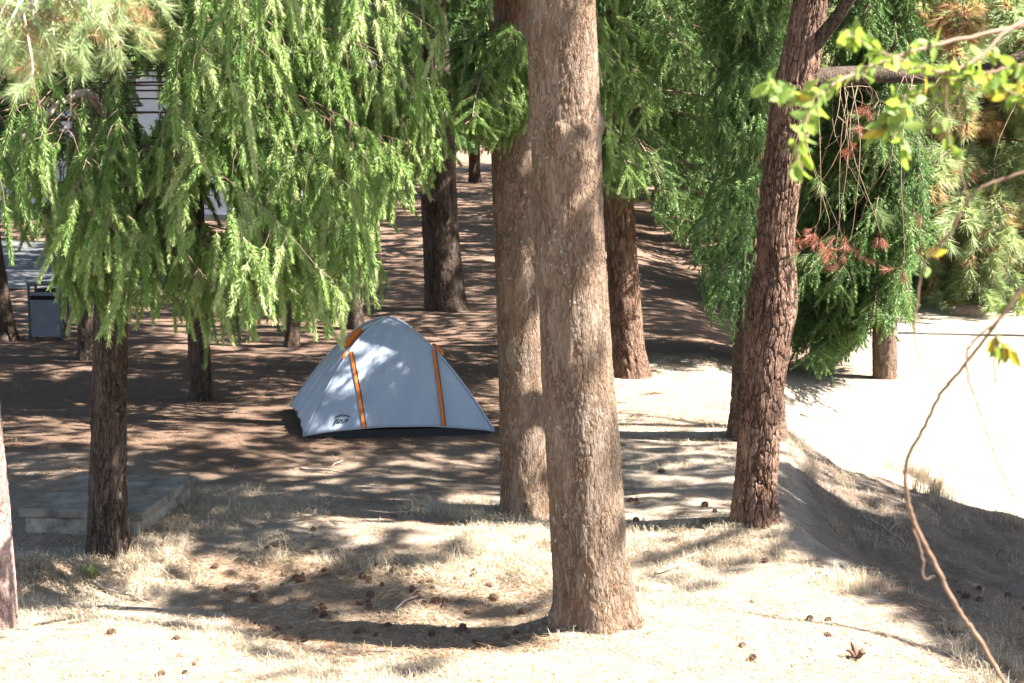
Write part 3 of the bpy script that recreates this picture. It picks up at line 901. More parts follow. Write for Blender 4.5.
# dead red bunch on the fir behind the main trunk
dm = MB(); r2 = np.random.default_rng(2)
b2 = T2['base']
P = [rel(r2.uniform(493, 520), r2.uniform(-25, 30), 12.7 + r2.normal(0, .1), b2) for _ in range(26)] + [rel(492, 40, 12.6, b2), rel(490, 46, 12.6, b2)]
scatter(dm, TPL_PINE, P, [np.array([r2.normal(0, .4), r2.normal(0, .4), -1]) for _ in P], r2.uniform(.6, .9, len(P)), r2.uniform(0, 1, len(P)), r2)
dm.build('dead_needles', M['dead'], T2['e'])

# ------------------------------------------------------------------ overhead crowns: unseen clumps placed and thinned to shape the shade
LITP = [(.10, [(-300, 100), (1024, 100), (1024, 262), (-300, 262)]), (.17, [(-300, 262), (1024, 262), (1024, 700), (-300, 700)]),
        (.38, [(285, 310), (500, 310), (505, 445), (285, 450)]),
        (.03, [(640, 230), (745, 230), (745, 345), (650, 345)]),
        (.15, [(-200, 560), (60, 590), (300, 560), (560, 590), (550, 650), (470, 676), (330, 674), (240, 648), (205, 622), (-200, 612)]),
        (.38, [(110, 505), (250, 490), (500, 512), (560, 530), (560, 600), (300, 562), (130, 600)]),
        (.35, [(555, 440), (730, 445), (735, 530), (620, 545), (560, 530)]),
        (.65, [(560, 530), (620, 545), (790, 540), (700, 600), (640, 612), (560, 650)]),
        (.97, [(612, 374), (738, 356), (738, 430), (616, 433)]),
        (.03, [(780, 438), (870, 453), (930, 488), (1100, 530), (1100, 760), (1004, 700), (860, 578), (785, 538)]),
        (1.0, [(790, 250), (1300, 250), (1300, 535), (1030, 521), (930, 484), (870, 449), (790, 434)]),
        (1.0, [(-400, 622), (60, 622), (205, 626), (240, 652), (330, 680), (470, 680), (550, 655), (640, 612), (700, 598), (790, 546), (860, 583), (1000, 700), (1000, 1200), (-400, 1200)])]


def litmap(g):
    z = terrain(g[:, 0], g[:, 1])
    px, py, _ = proj(np.stack([g[:, 0], g[:, 1], z], 1))
    l = np.full(len(g), .12)
    for v, pl in LITP:
        l = np.where(inpoly(px, py, pl), v, l)
    x, y = g[:, 0], g[:, 1]
    l = np.where((x < -2.4) & (x > -8.2) & (y > 8.3) & (y < 12.0) & (l < .88), .88, l)
    l = np.where((x > -3.2) & (x < 1.2) & (y > 18.6) & (y < 23.5), .3, l)
    l = np.where((x < -2.6) & (x > -7.5) & (y > 15.6) & (y < 18.6) & (l < .5), .5, l)
    l = np.where((y < 8.9), 1.0, l)
    l = np.where((x > 3.2 + .2 * (y - 16.8)) & (y > 16.8), 1.0, l)
    # the sun has to reach these trunks
    for t, ln, w in ((T1, 1.95, .3), (T4, 3.3, .28), (T14, 2.6, .3), (T3, 1.1, .35), (T5, .7, .35), (T2, .7, .25)):
        d = g - t['base'][:2]
        along = -(d @ SUN_H); acr = np.abs(d @ np.array([SUN_H[1], -SUN_H[0]]))
        l = np.where((along > -.2) & (along < ln) & (acr < w), .97, l)
    for t, ln, w, v in ((TF, 5.0, 1.7, .85), (TP, 8.5, 4.0, .95), (TP2, 9.0, 4.0, .95), (T3, 4.0, 1.8, .42), (T5, 3.0, 1.0, .5)):
        d = g - t['base'][:2]
        along = -(d @ SUN_H); acr = np.abs(d @ np.array([SUN_H[1], -SUN_H[0]]))
        l = np.where((along > -1.5) & (along < ln) & (acr < w), np.maximum(l, v), l)
    return l


ra = np.random.default_rng(909)
N = 78000
g = np.stack([ra.uniform(-13, 7.5, N), 8.5 + 27 * ra.random(N) ** 1.15], 1)
lt = np.clip(litmap(g), .03, 1)
for ox, oy in ((.3, 0), (-.3, 0), (0, .35), (0, -.35)):
    l2 = litmap(g + [ox, oy])
    lt = np.where(l2 >= .95, np.maximum(lt, .8), lt)
od = -np.log(lt) / 3.2
od *= np.clip(-.35 + 2.6 * fbm(g[:, 0] * 1.0, g[:, 1] * .62, s=5, o=2), .12, 1.5)
od = np.where(lt <= .045, 1.4, od)
keep = ra.random(N) < od
g = g[keep]
g2 = np.stack([ra.uniform(1.9, 7.5, 7000), ra.uniform(8.6, 16.6, 7000)], 1)
ok2 = litmap(g2) <= .045
for ox, oy in ((.12, 0), (-.12, 0), (0, .12), (0, -.15)):
    ok2 &= litmap(g2 + [ox, oy]) < .9
g = np.concatenate([g, g2[ok2]])
cand = [t for t in TREES if t not in far]
cb = np.array([t['base'] for t in cand])
gz = terrain(g[:, 0], g[:, 1])
best = np.full(len(g), -1); bp = np.zeros((len(g), 3)); bd = np.full(len(g), 99.)
for tr in range(7):
    h = ra.uniform(6.0, 12.5, len(g))
    p = np.concatenate([g, gz[:, None]], 1) + S * ((h - gz) / S[2])[:, None]
    d = np.hypot(p[:, None, 0] - cb[None, :, 0], p[:, None, 1] - cb[None, :, 1])
    k = d.argmin(1); dm_ = d[np.arange(len(g)), k]
    up = (dm_ < bd) & ((bd > 2.6))
    best[up] = k[up]; bp[up] = p[up]; bd[up] = dm_[up]
ok = bd < 5.5
print('CANOPY', ok.sum(), len(g))
for k, t in enumerate(cand):
    ix = np.nonzero(ok & (best == k))[0]
    if len(ix):
        P = bp[ix] - t['base']
        ctr = np.stack([t['ax'](z) for z in P[:, 2]])
        d = P - ctr; d[:, 2] = d[:, 2] * .2 - .3
        scatter(t['can'], TPL_CAN, P, d + ra.normal(0, .4, d.shape), ra.uniform(.32, .68, len(ix)), ra.uniform(0, 1, len(ix)), ra)
        for q in range(0, len(ix), max(1, len(ix) // 14)):
            o = t['ax'](max(5.6, P[q, 2] - .4))
            t['wood'].tube(smoothpath([o, (o + P[q]) / 2 + [0, 0, .15], P[q]], 7), np.linspace(.05, .012, 7), 5)
# the same further back, coarser
N = 9000
g = np.stack([ra.uniform(-30, 12, N), ra.uniform(33, 82, N)], 1)
lt = np.where((g[:, 0] > 5.2) & (g[:, 1] < 44), .95, .09)
od = -np.log(lt) / 3.2 * np.clip(2.2 * vnoise(g[:, 0] * .5, g[:, 1] * .3, s=15), .1, 1.4)
g = g[ra.random(N) < od]
cb = np.array([t['base'] for t in TREES])
h = ra.uniform(6, 13, len(g)); gz = terrain(g[:, 0], g[:, 1])
p = np.concatenate([g, gz[:, None]], 1) + S * (h / S[2])[:, None]
k_ = np.hypot(p[:, None, 0] - cb[None, :, 0], p[:, None, 1] - cb[None, :, 1]).argmin(1)
for k, t in enumerate(TREES):
    ix = np.nonzero(k_ == k)[0]
    if len(ix):
        P = p[ix] - t['base']
        scatter(t['can'], TPL_CAN, P, ra.normal(0, .6, P.shape) + [0, 0, -.4], ra.uniform(1.2, 2.0, len(ix)), ra.uniform(0, 1, len(ix)), ra)

ntri = 0
for t in TREES:
    if t['fol'].n:
        t['fol'].build('foliage', t['fmat'], t['e'])
        ntri += t['fol'].n // 3
    if t['can'].n:
        t['can'].build('shade_crown', M['canopy'], t['e'])
        ntri += t['can'].n // 3
    w_ = t['wood']
    if w_.n and len(w_.V) <= 60:
        for k in range(len(w_.V)):
            o_ = MB(); o_.tube(*w_.args[k]); o_.build('branch', M['wood'], t['e'], True)
    elif w_.n:
        w_.build('branches', M['wood'], t['e'])
print('TRIS', ntri)

# ------------------------------------------------------------------ tent
M['fly'] = None
m, nt, out = newmat('silver_blue_fly')
g_ = G(nt)
tc = g_.n('TexCoord').outputs['Object']
mp = g_.n('Mapping', Vector=tc); mp.inputs['Scale'].default_value = (7, 7, 1.4)
w = noise(g_, mp.outputs[0], 1.6, 3, .5, .6)
c = g_.mix(noise(g_, tc, 5, 3), (.28, .335, .415), (.33, .385, .455))
b = g_.n('BsdfPrincipled', Base_Color=c, Roughness=.48)
b.inputs['Specular IOR Level'].default_value = .4
bp_ = g_.n('Bump', Height=w, Strength=.35, Distance=.03)
nt.links.new(bp_.outputs[0], b.inputs['Normal'])
tr = g_.n('BsdfTranslucent', Color=(.4, .46, .54, 1))
mx = g_.n('MixShader', _0=.15, _1=b.outputs[0], _2=tr.outputs[0])
nt.links.new(mx.outputs[0], out.inputs[0])
M['fly'] = m
M['orange'] = simple_mat('orange_tape', (.50, .125, .018), .55, .12, 10)
M['sheet'] = simple_mat('black_groundsheet', (.012, .013, .017), .6, .2, 10)
M['mark'] = simple_mat('dark_print', (.02, .03, .05), .6, .1, 10)

tcx, tcy = -1.33, 16.92
tz = T(tcx, tcy) + .0
tent = thing('dome_tent', 'silver blue dome tent with orange door tapes pitched on the shaded needle litter', 'tent', (tcx, tcy, tz))
FL, FR, BR, BL = [np.array(p) for p in ((-2.12, 15.93), (-.17, 16.12), (-.55, 17.95), (-2.50, 17.72))]
CRN = [np.array([p[0] - tcx, p[1] - tcy]) for p in (FL, FR, BR, BL)]
CZ = [T(p[0], p[1]) - tz for p in (FL, FR, BR, BL)]
HT = 1.11


def polept(k, r):
    q = CRN[k] * r
    z = HT * (1 - np.abs(r) ** 1.62) + CZ[k] * r + .015
    return np.array([q[0], q[1], z])


def panel(k, r, s, off=0.0):
    A, B = polept(k, r), polept((k + 1) % 4, r)
    p = A * (1 - s) + B * s
    mid = (CRN[k] + CRN[(k + 1) % 4]) / 2
    nrm = mid / np.linalg.norm(mid)
    bow = math.sin(PI * s) * r
    p[2] += .02 * bow
    p[:2] += nrm * (.035 * bow * math.sin(PI * min(1, r * .95)) )
    # creases running from the corners to the top seam
    f = .015 * math.sin(s * 24 + r * 14) * bow * (.4 + .6 * vnoise(np.array([s * 5. + k * 9]), np.array([r * 3.]))[0])
    p[:2] += nrm * (f + off)
    p[2] += off * .6
    return p


fly = MB()
nr, ns = 40, 48
for k in range(4):
    V = []
    for i in range(nr + 1):
        for j in range(ns + 1):
            s = j / ns
            rmax = .995 - .03 * (4 * s * (1 - s)) ** .8
            V.append(panel(k, .0 + rmax * i / nr, s))
    i_ = np.arange(nr)[:, None] * (ns + 1); j_ = np.arange(ns)[None]
    fly.add(V, np.stack([i_ + j_, i_ + ns + 1 + j_, i_ + ns + 2 + j_, i_ + j_ + 1], -1).reshape(-1, 4))
fo = fly.build('fly', M['fly'], tent, True)
so = fo.modifiers.new('thick', 'SOLIDIFY'); so.thickness = .003; so.offset = -1
seam = MB()
for k in range(4):
    P = np.array([polept(k, r) + np.array([0, 0, .006]) for r in np.linspace(0.0, .99, 30)])
    seam.tube(P, .0095, 6)
seam.build('pole_sleeve', M['fly'], tent, True)
gs = MB()
Vb = []
for zz in (-.04, .07):
    for c_, z_ in zip(CRN, CZ):
        Vb.append([c_[0] * .955, c_[1] * .955, z_ + zz])
gs.add(Vb, [np.array([[0, 1, 5, 4], [1, 2, 6, 5], [2, 3, 7, 6], [3, 0, 4, 7]])])
gs.build('groundsheet', M['sheet'], tent)


def ribbon(mb, pts, w, dirv):
    pts = np.asarray(pts); dirv = np.asarray(dirv, float)
    V = np.concatenate([pts - dirv * w / 2, pts + dirv * w / 2])
    n = len(pts); i = np.arange(n - 1)
    mb.add(V, np.stack([i, i + n, i + n + 1, i + 1], -1))


fd = (CRN[1] - CRN[0]); fd = fd / np.linalg.norm(fd)
for sgn in (-1, 1):
    rb = MB()
    pts = []
    for r in np.linspace(.455, .966, 24):
        lat = (.44 - .08 * (r - .45) / .5) * sgn if sgn < 0 else .44 + .025 * (r - .45) / .5
        s = .5 + lat / (2 * r)
        pts.append(panel(0, r, min(max(s, .01), .99), .009))
    ribbon(rb, pts, .043, [fd[0], fd[1], 0])
    o = rb.build('door_tape', M['orange'], tent)
    sm = o.modifiers.new('thick', 'SOLIDIFY'); sm.thickness = .004
    ln = MB()
    P = np.array(pts) + np.array([fd[0], fd[1], 0]) * .018 + np.array([0, -.006, .004])
    ln.tube(P, .004, 4)
    ln.build('zip', M['sheet'], o)
# orange vent hoods on the sleeves beside the door
vh = MB()
P = [panel(3, r, .70 + .10 * (r - .2) / .2, .025) for r in np.linspace(.27, .44, 8)]
vh.tube(P, [.03, .042, .045, .045, .045, .045, .042, .03], 8)
vh.build('vent_hood', M['orange'], tent, True)
vh = MB()
P = [panel(1, r, .10 + .05 * (r - .3), .02) for r in np.linspace(.42, .52, 6)]
vh.tube(P, [.012, .028, .03, .03, .028, .012], 8)
vh.build('vent_hood', M['orange'], tent, True)
vh = MB()
P = [panel(3, r, .97, .012) for r in np.linspace(.46, .53, 5)]
vh.tube(P, [.008, .02, .022, .02, .008], 7)
vh.build('vent_tab', M['orange'], tent, True)
# small dark printed mark near the left corner: an arc over a short illegible word
mk = MB()
def fp(s, r):
    return panel(0, r, s, .006)
arc = [fp(s, .90 - .012 * math.sin(PI * (s - .135) / .085)) for s in np.linspace(.135, .22, 12)]
mk.tube(arc, .0045, 4)
for q, s in enumerate(np.linspace(.145, .212, 6)):
    mk.tube([fp(s, .912), fp(s - .001, .93 + (.012 if q == 0 else 0))], .0065, 4)
    if q < 5:
        mk.tube([fp(s, .914 + .014 * (q % 2)), fp(s + .012, .914 + .014 * (q % 2))], .0045, 4)
mk.build('printed_mark', M['mark'], tent)

# ------------------------------------------------------------------ concrete chamber
M['concrete'] = simple_mat('weathered_concrete', (.17, .152, .122), .9, .55, 5, .9)
M['concrete2'] = simple_mat('pale_weathered_concrete', (.21, .19, .155), .9, .6, 6, .9)
cx0, cy0 = -3.26, 12.72
crz = math.radians(-7)
cz = -.01
cc = thing('concrete_chamber', 'low square concrete chamber with slab lids behind the drooping spruce trunk', 'chamber', (cx0, cy0, cz))
def rot(p):
    return [p[0] * math.cos(crz) - p[1] * math.sin(crz), p[0] * math.sin(crz) + p[1] * math.cos(crz), p[2]]
mb = MB(); mb.box(rot((0, 0, -.06)), (.92, 1.24, .36), crz); mb.build('base', M['concrete2'], cc, False, .012)
mb = MB(); mb.box(rot((0, -.34, .158)), (1.0, .60, .07), crz); mb.build('lid', M['concrete'], cc, False, .01)
mb = MB(); mb.box(rot((.01, .31, .163)), (.99, .66, .07), crz + .012); mb.build('lid', M['concrete'], cc, False, .01)

# ------------------------------------------------------------------ litter bin
M['grey_panel'] = simple_mat('grey_metal_panel', (.10, .12, .14), .5, .12, 6)
M['dark_frame'] = simple_mat('dark_metal_frame', (.045, .048, .05), .5, .2, 10)
M['brown_panel'] = simple_mat('dark_brown_side', (.05, .035, .028), .7, .25, 10)
p = at(50, 338, 23.9)
bz = T(p[0], 23.9)
bn = thing('litter_bin', 'grey metal litter bin in a dark frame near the left edge', 'bin', (p[0], 23.9, bz))
mb = MB()
for x in (-.24, .24):
    for y in (-.18, .18):
        mb.box((x, y, .41), (.035, .035, .86))
mb.box((0, -.18, .835), (.445, .03, .03)); mb.box((0, .18, .835), (.445, .03, .03))
mb.build('frame', M['dark_frame'], bn, False, .004)
mb = MB(); mb.box((0, -.185, .335), (.44, .02, .55)); mb.build('front_panel', M['grey_panel'], bn, False, .004)
for x in (-.255, .255):
    mb = MB()
    for q in range(3):
        mb.box((x, -.1 + .1 * q, .37), (.02, .085, .66))
    mb.build('side_panel', M['brown_panel'], bn)
mb = MB(); mb.box((0, .18, .4), (.44, .02, .7)); mb.build('back_panel', M['brown_panel'], bn)
mb = MB(); mb.box((0, 0, .865), (.54, .42, .03)); mb.build('hood', M['grey_panel'], bn, False, .006)
mb = MB(); mb.box((0, -.186, .70), (.44, .018, .055)); mb.build('rail', M['grey_panel'], bn, False, .004)

# ------------------------------------------------------------------ pale building
M['wall'] = simple_mat('whitewashed_wall', (.50, .53, .60), .85, .06, 2, .1)
M['roof'] = simple_mat('grey_roof_sheet', (.16, .15, .15), .8, .2, 3)
M['plinth'] = simple_mat('grey_plinth', (.16, .16, .165), .9, .2, 4)
M['glassdark'] = simple_mat('dark_window', (.03, .035, .04), .15, .1, 4, 0, .5)
bx, by = -8.3, 47.0
bz = T(bx - 4, by)
bd_ = thing('building', 'pale whitewashed building glimpsed through the hanging spruce', 'building', (bx, by, bz))
bd_.rotation_euler = (0, 0, math.radians(-13))
mb = MB(); mb.box((-7.5, 4, 2.9), (15, 8, 5.9)); mb.build('wall', M['wall'], bd_)
mb = MB(); mb.box((-7.5, 4, -.05), (15.1, 8.1, .5)); mb.build('plinth', M['plinth'], bd_)
mb = MB()
mb.add([[-15.6, -.6, 5.8], [.6, -.6, 5.8], [.6, 8.6, 5.8], [-15.6, 8.6, 5.8], [-15.6, 4, 8.0], [.6, 4, 8.0]],
       [np.array([[0, 1, 5, 4], [2, 3, 4, 5], [0, 3, 2, 1]]), np.array([[0, 4, 3], [1, 2, 5]])])
mb.build('roof', M['roof'], bd_)
for x in (-3.4, -7.4, -11.4):
    mb = MB(); mb.box((x, 0, 3.6), (1.1, .06, 1.3)); mb.build('window', M['glassdark'], bd_)

# ------------------------------------------------------------------ broadleaf tree at the right: twigs and leaves hang into the view
tb = thing('broadleaf_tree', 'young broadleaf tree at the right edge with yellow green leaves and bare arching twigs', 'tree', (3.1, 5.2, T(3.1, 5.2)))
bb = np.array(tb.location)
axb = trunk(tb, [(0, 0, 0, .09), (2.5, .05, 0, .075), (4, .1, .1, .06)], M['bark_far'], nth=40, dz=.03, cw=.04, ch=.1, amp=.006, seed=90, ztop=6.5)
rb_ = np.random.default_rng(31)
def tw_px(pts, D0, D1):
    n = len(pts)
    return np.array([rel(x, y, D0 + (D1 - D0) * q / (n - 1), bb) for q, (x, y) in enumerate(pts)])
def leaf_tpl():
    t = np.array([0, .12, .35, .6, .82, 1.0]); wv = np.array([.02, .20, .36, .33, .17, 0.0]) * .62
    V = [[0, 0, 0]]
    L = [[-.22, 0, 0]]
    mid = np.stack([t, t * 0, .10 * t - .16 * t * t], 1)
    lf = mid + np.stack([t * 0, wv, wv * .22], 1)
    rt = mid + np.stack([t * 0, -wv, wv * .22], 1)
    V = np.concatenate([mid, lf, rt, [[-.25, .012, 0], [-.25, -.012, 0]]])
    n = len(t); i = np.arange(n - 1)
    F = np.concatenate([np.stack([i, i + 1, n + i + 1, n + i], -1), np.stack([i + 1, i, 2 * n + i, 2 * n + i + 1], -1)])
    F = np.concatenate([F, [[3 * n, 3 * n + 1, 2 * n, n]]])
    tri = np.concatenate([F[:, [0, 1, 2]], F[:, [0, 2, 3]]])
    return V, tri
LEAF = [leaf_tpl()]
leafP, leafD, leafT, leafS = [], [], [], []
def branch(pts, D0, D1, r0, r1, link=None, leaves=0, name='twig', span=(0.1, 1)):
    P = smoothpath(tw_px(pts, D0, D1), 8 * len(pts))
    if link is not None:
        o = axb(link)
        P = np.concatenate([smoothpath([o, (o + P[0]) / 2 + np.array([0, 0, .12]), P[0]], 8)[:-1], P])
    n = len(P)
    P = P + rb_.normal(0, .0012, P.shape)
    m = MB(); m.tube(P, np.linspace(r0, r1, n), 7)
    m.build(name, M['twig'], tb, True)
    base = n - 8 * len(pts)
    for q in range(int(leaves * 2.4)):
        f = rb_.uniform(*span)
        k = int(np.clip(base + f * 8 * len(pts), 1, n - 1))
        d = P[k] - P[k - 1]; d /= np.linalg.norm(d) + 1e-9
        leafP.append(P[k] + rb_.normal(0, .006, 3)); leafD.append(d * .6 + rb_.normal(0, .6, 3) + np.array([0, 0, -.35]))
        leafT.append(rb_.choice([.15, .3, .45, .55, .65, .7, .93], p=[.08, .12, .18, .22, .18, .12, .10])); leafS.append(rb_.uniform(.034, .06))
branch([(1040, 14), (1005, 32), (981, 56), (946, 72), (908, 62), (872, 48), (845, 30)], 4.3, 3.9, .007, .002, 3.6, 26, 'twig', (.25, 1))
branch([(1040, 22), (952, 41), (900, 55), (850, 75), (815, 95), (785, 90), (768, 80)], 4.5, 3.8, .007, .0018, 3.5, 32, 'twig', (.2, 1))
branch([(832, 85), (812, 108), (801, 138), (797, 170)], 3.95, 3.8, .003, .0015, None, 14)
branch([(1040, 62), (1000, 70), (960, 78), (920, 92), (895, 108), (880, 130)], 4.2, 4.0, .005, .0015, 3.2, 22)
branch([(946, 72), (946, 108), (949, 142), (961, 172), (969, 204)], 4.1, 4.15, .0035, .0014, None, 5, 'twig', (0, .6))
branch([(905, 95), (900, 125), (908, 160)], 4.0, 4.0, .0028, .0014, None, 9)
branch([(1040, 100), (1010, 92), (985, 75)], 4.0, 3.9, .004, .0015, 3.0, 14)
branch([(1040, 168), (1001, 180), (973, 194), (950, 233), (926, 262), (917, 303), (914, 331), (922, 362), (947, 383), (971, 392), (989, 389), (1001, 369), (1005, 348)], 4.2, 4.3, .0045, .0014, 2.6, 3, 'twig', (.1, .4))
branch([(1040, 262), (1001, 317), (985, 331), (971, 345), (967, 355), (968, 377), (975, 398), (982, 420), (995, 455), (1007, 485), (1028, 516)], 4.0, 4.0, .005, .002, 2.0, 0)
branch([(1040, 270), (999, 320), (964, 366), (940, 394), (928, 420), (909, 455), (905, 478), (909, 505), (918, 531), (938, 570), (957, 608), (976, 635), (1009, 690)], 4.02, 4.3, .0045, .0062, 2.1, 3, 'twig', (.02, .12))
branch([(913, 528), (922, 555), (924, 578), (934, 576)], 4.2, 4.2, .003, .0018)
branch([(996, 334), (994, 370), (999, 384), (1030, 394)], 4.0, 4.0, .003, .0016, None, 3, 'twig', (0, .15))
branch([(999, 341), (1030, 376)], 4.0, 4.0, .003, .0018, None, 4, 'twig', (0, .3))
# bare limb high on the right, its shadow is the thin line on the sunlit ground
lm = MB()
ga, gb = ground(690, 603), ground(905, 642)
A, B = ga + S * 6.0, gb + S * 5.2
lm.tube(smoothpath([axb(5.2) + bb, B + np.array([.3, -1.2, .1]), B, (A + B) / 2 + np.array([.02, .05, .04]), A], 30) - bb, np.linspace(.04, .010, 30), 6)
lm.build('limb', M['twig'], tb, True)
lv = MB(); scatter(lv, LEAF, leafP, leafD, np.array(leafS), leafT, rb_)
lv.build('leaves', M['leaf'], tb, True)

# ------------------------------------------------------------------ dry grass, litter and pine cones
def sample_px(poly, n, rng):
    poly = np.asarray(poly, float)
    lo, hi = poly.min(0), poly.max(0)
    out = []
    while sum(len(o) for o in out) < n:
        q = rng.uniform(lo, hi, (n * 2, 2))
        out.append(q[inpoly(q[:, 0], q[:, 1], poly)])
    q = np.concatenate(out)[:n]
    # to the ground: a few fixed point steps on the terrain
    d = np.stack([(q[:, 0] - CX) / FPX, cp + (CY - q[:, 1]) / FPX * sp, -sp + (CY - q[:, 1]) / FPX * cp], 1)
    z = np.zeros(len(q))
    for k in range(14):
        t_ = (z - CH) / d[:, 2]
        x, y = d[:, 0] * t_, d[:, 1] * t_
        z = .5 * z + .5 * terrain(x, y)
    z = terrain(x, y)
    return np.stack([x, y, z], 1)


rgz = np.random.default_rng(404)
def blades(mb, P, h, w, lean, tint, rng):
    n = len(P)
    a = rng.uniform(0, 2 * PI, n); b = a + rng.normal(PI / 2, .5, n)
    ln = np.stack([np.cos(a), np.sin(a), np.zeros(n)], 1)
    sd = np.stack([np.cos(b), np.sin(b), np.zeros(n)], 1) * (w / 2)[:, None]
    k = lean[:, None]
    up = np.array([0, 0, 1.0])
    m_ = P + (up * (.62 - .2 * np.minimum(k, 1.2)) + ln * k * .35) * h[:, None]
    e_ = P + (up * np.maximum(.05, .95 - .6 * k) + ln * k) * h[:, None]
    V = np.stack([P - sd, P + sd, m_ - sd * .7, m_ + sd * .7, e_], 1).reshape(-1, 3)
    i = np.arange(n)[:, None] * 5
    F4 = i + np.array([[0, 1, 3, 2]]); F3 = i + np.array([[2, 3, 4]])
    mb.add(V, [F4, F3], np.repeat(tint, 5))


gr = MB()
def tufts(poly, n, per, hh, spread, rng, tm=.6, lean=(.2, 1.0)):
    C = sample_px(poly, n, rng)
    C = C[vnoise(C[:, 0] * 1.7, C[:, 1] * 1.7, s=66) > .38]
    P = np.repeat(C, per, 0)
    P[:, :2] += rng.normal(0, spread, (len(P), 2))
    P[:, 2] = terrain(P[:, 0], P[:, 1]) - .004
    m_ = len(P)
    blades(gr, P, rng.uniform(*hh, m_), rng.uniform(.0022, .0042, m_), rng.uniform(*lean, m_), np.clip(rng.normal(tm, .2, m_), 0, .94), rng)


GMID = [(115, 500), (250, 488), (500, 512), (560, 530), (560, 600), (420, 580), (300, 565), (130, 600)]
tufts(GMID, 1500, 12, (.05, .15), .05, rgz, .62, (.8, 1.9))
tufts(GMID, 120, 10, (.10, .22), .03, rgz, .62, (.2, 1.0))
tufts([(380, 500), (500, 505), (550, 525), (540, 560), (400, 550)], 200, 16, (.07, .18), .05, rgz, .7, (.6, 1.6))
tufts([(-20, 540), (120, 540), (170, 580), (120, 610), (-20, 605)], 240, 14, (.05, .13), .05, rgz, .5, (.6, 1.6))
tufts([(-20, 600), (210, 612), (250, 640), (330, 665), (480, 665), (480, 680), (320, 680), (230, 650), (200, 628), (-20, 618)], 330, 12, (.04, .12), .04, rgz, .7, (.5, 1.5))
tufts([(130, 490), (180, 480), (200, 520), (135, 560)], 16, 10, (.05, .12), .04, rgz, .6, (.4, 1.4))
tufts([(560, 520), (730, 520), (780, 540), (700, 620), (560, 660)], 600, 12, (.05, .14), .035, rgz, .65, (.4, 1.3))
tufts([(780, 540), (870, 590), (1010, 690), (985, 690), (850, 600), (770, 560)], 260, 12, (.05, .2), .03, rgz, .65)
tufts([(780, 440), (870, 455), (930, 488), (1030, 522), (1030, 690), (860, 585)], 900, 10, (.05, .16), .04, rgz, .35, (.4, 1.2))
tufts([(780, 432), (870, 448), (930, 482), (1040, 515), (1040, 532), (925, 500), (865, 462), (780, 446)], 200, 18, (.06, .2), .04, rgz, .4, (.1, .8))
tufts([(905, 468), (945, 478), (945, 500), (905, 492)], 26, 40, (.12, .32), .04, rgz, .3, (.05, .6))
tufts([(0, 622), (480, 675), (640, 615), (800, 560), (980, 690), (0, 690)], 900, 9, (.03, .08), .05, rgz, .75, (.9, 1.8))
tufts([(620, 360), (735, 352), (735, 470), (620, 470)], 500, 9, (.04, .11), .05, rgz, .7, (.5, 1.3))
for t in (T1, T2, T4, T7):
    c_ = t['base']
    n_ = 420
    a_ = rgz.uniform(0, 2 * PI, n_); r_ = .21 * (1.3 if t is T1 else 1.05 if t is not T7 else .8) + np.abs(rgz.normal(0, .09, n_))
    P = np.stack([c_[0] + r_ * np.cos(a_), c_[1] + r_ * np.sin(a_), a_], 1)
    P[:, 2] = terrain(P[:, 0], P[:, 1])
    blades(gr, P, rgz.uniform(.03, .12, n_), rgz.uniform(.002, .004, n_), rgz.uniform(.3, 1.6, n_), np.clip(rgz.normal(.5, .2, n_), 0, .94), rgz)
tag(gr.build('dry_grass', M['grass']), 'dry straw coloured grass tufts over the clearing', 'grass', None, 'stuff')

# fallen needles and straw lying flat
ft = MB()
def strewn(poly, n, L, tm, rng, mbx):
    P = sample_px(poly, n, rng)
    m_ = len(P)
    a = rng.uniform(0, 2 * PI, m_)
    d = np.stack([np.cos(a), np.sin(a), rng.normal(.05, .1, m_)], 1) * (rng.uniform(.5, 1.2, m_) * L)[:, None]
    s_ = np.stack([-np.sin(a), np.cos(a), a * 0], 1) * (rng.uniform(.0018, .0034, m_))[:, None]
    P = P + [0, 0, .006]
    e = P + d
    e[:, 2] = np.maximum(e[:, 2], terrain(e[:, 0], e[:, 1]) + .004)
    V = np.stack([P - s_, P + s_, e], 1).reshape(-1, 3)
    mbx.add(V, (np.arange(m_)[:, None] * 3 + np.array([[0, 1, 2]])), np.repeat(np.clip(rng.normal(tm, .22, m_), 0, 1), 3))
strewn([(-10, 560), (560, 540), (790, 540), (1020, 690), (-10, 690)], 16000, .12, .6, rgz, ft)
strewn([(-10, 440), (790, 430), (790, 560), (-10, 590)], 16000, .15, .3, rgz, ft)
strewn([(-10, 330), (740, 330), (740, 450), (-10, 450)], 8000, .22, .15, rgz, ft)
nl_ = 900
q_ = np.stack([rgz.uniform(-.48, .48, nl_), rgz.uniform(-.6, .6, nl_)], 1)
q_ = q_[vnoise(q_[:, 0] * 4, q_[:, 1] * 4, s=70) > .5]
P = np.stack([cx0 + q_[:, 0] * math.cos(crz) - q_[:, 1] * math.sin(crz), cy0 + q_[:, 0] * math.sin(crz) + q_[:, 1] * math.cos(crz), 0 * q_[:, 0] + cz + .205], 1)
a_ = rgz.uniform(0, 2 * PI, len(P))
e_ = P + np.stack([np.cos(a_), np.sin(a_), 0 * a_ + .03], 1) * .1
s_ = np.stack([-np.sin(a_), np.cos(a_), 0 * a_], 1) * .003
ft.add(np.stack([P - s_, P + s_, e_], 1).reshape(-1, 3), np.arange(len(P))[:, None] * 3 + np.array([[0, 1, 2]]), .5)
strewn([(130, 560), (560, 560), (560, 650), (330, 668), (210, 620)], 9000, .10, .22, rgz, ft)
strewn([(785, 440), (930, 488), (1030, 525), (1030, 690), (860, 580)], 6000, .16, .25, rgz, ft)
strewn([(620, 360), (735, 355), (735, 430), (620, 430)], 2500, .2, .3, rgz, ft)
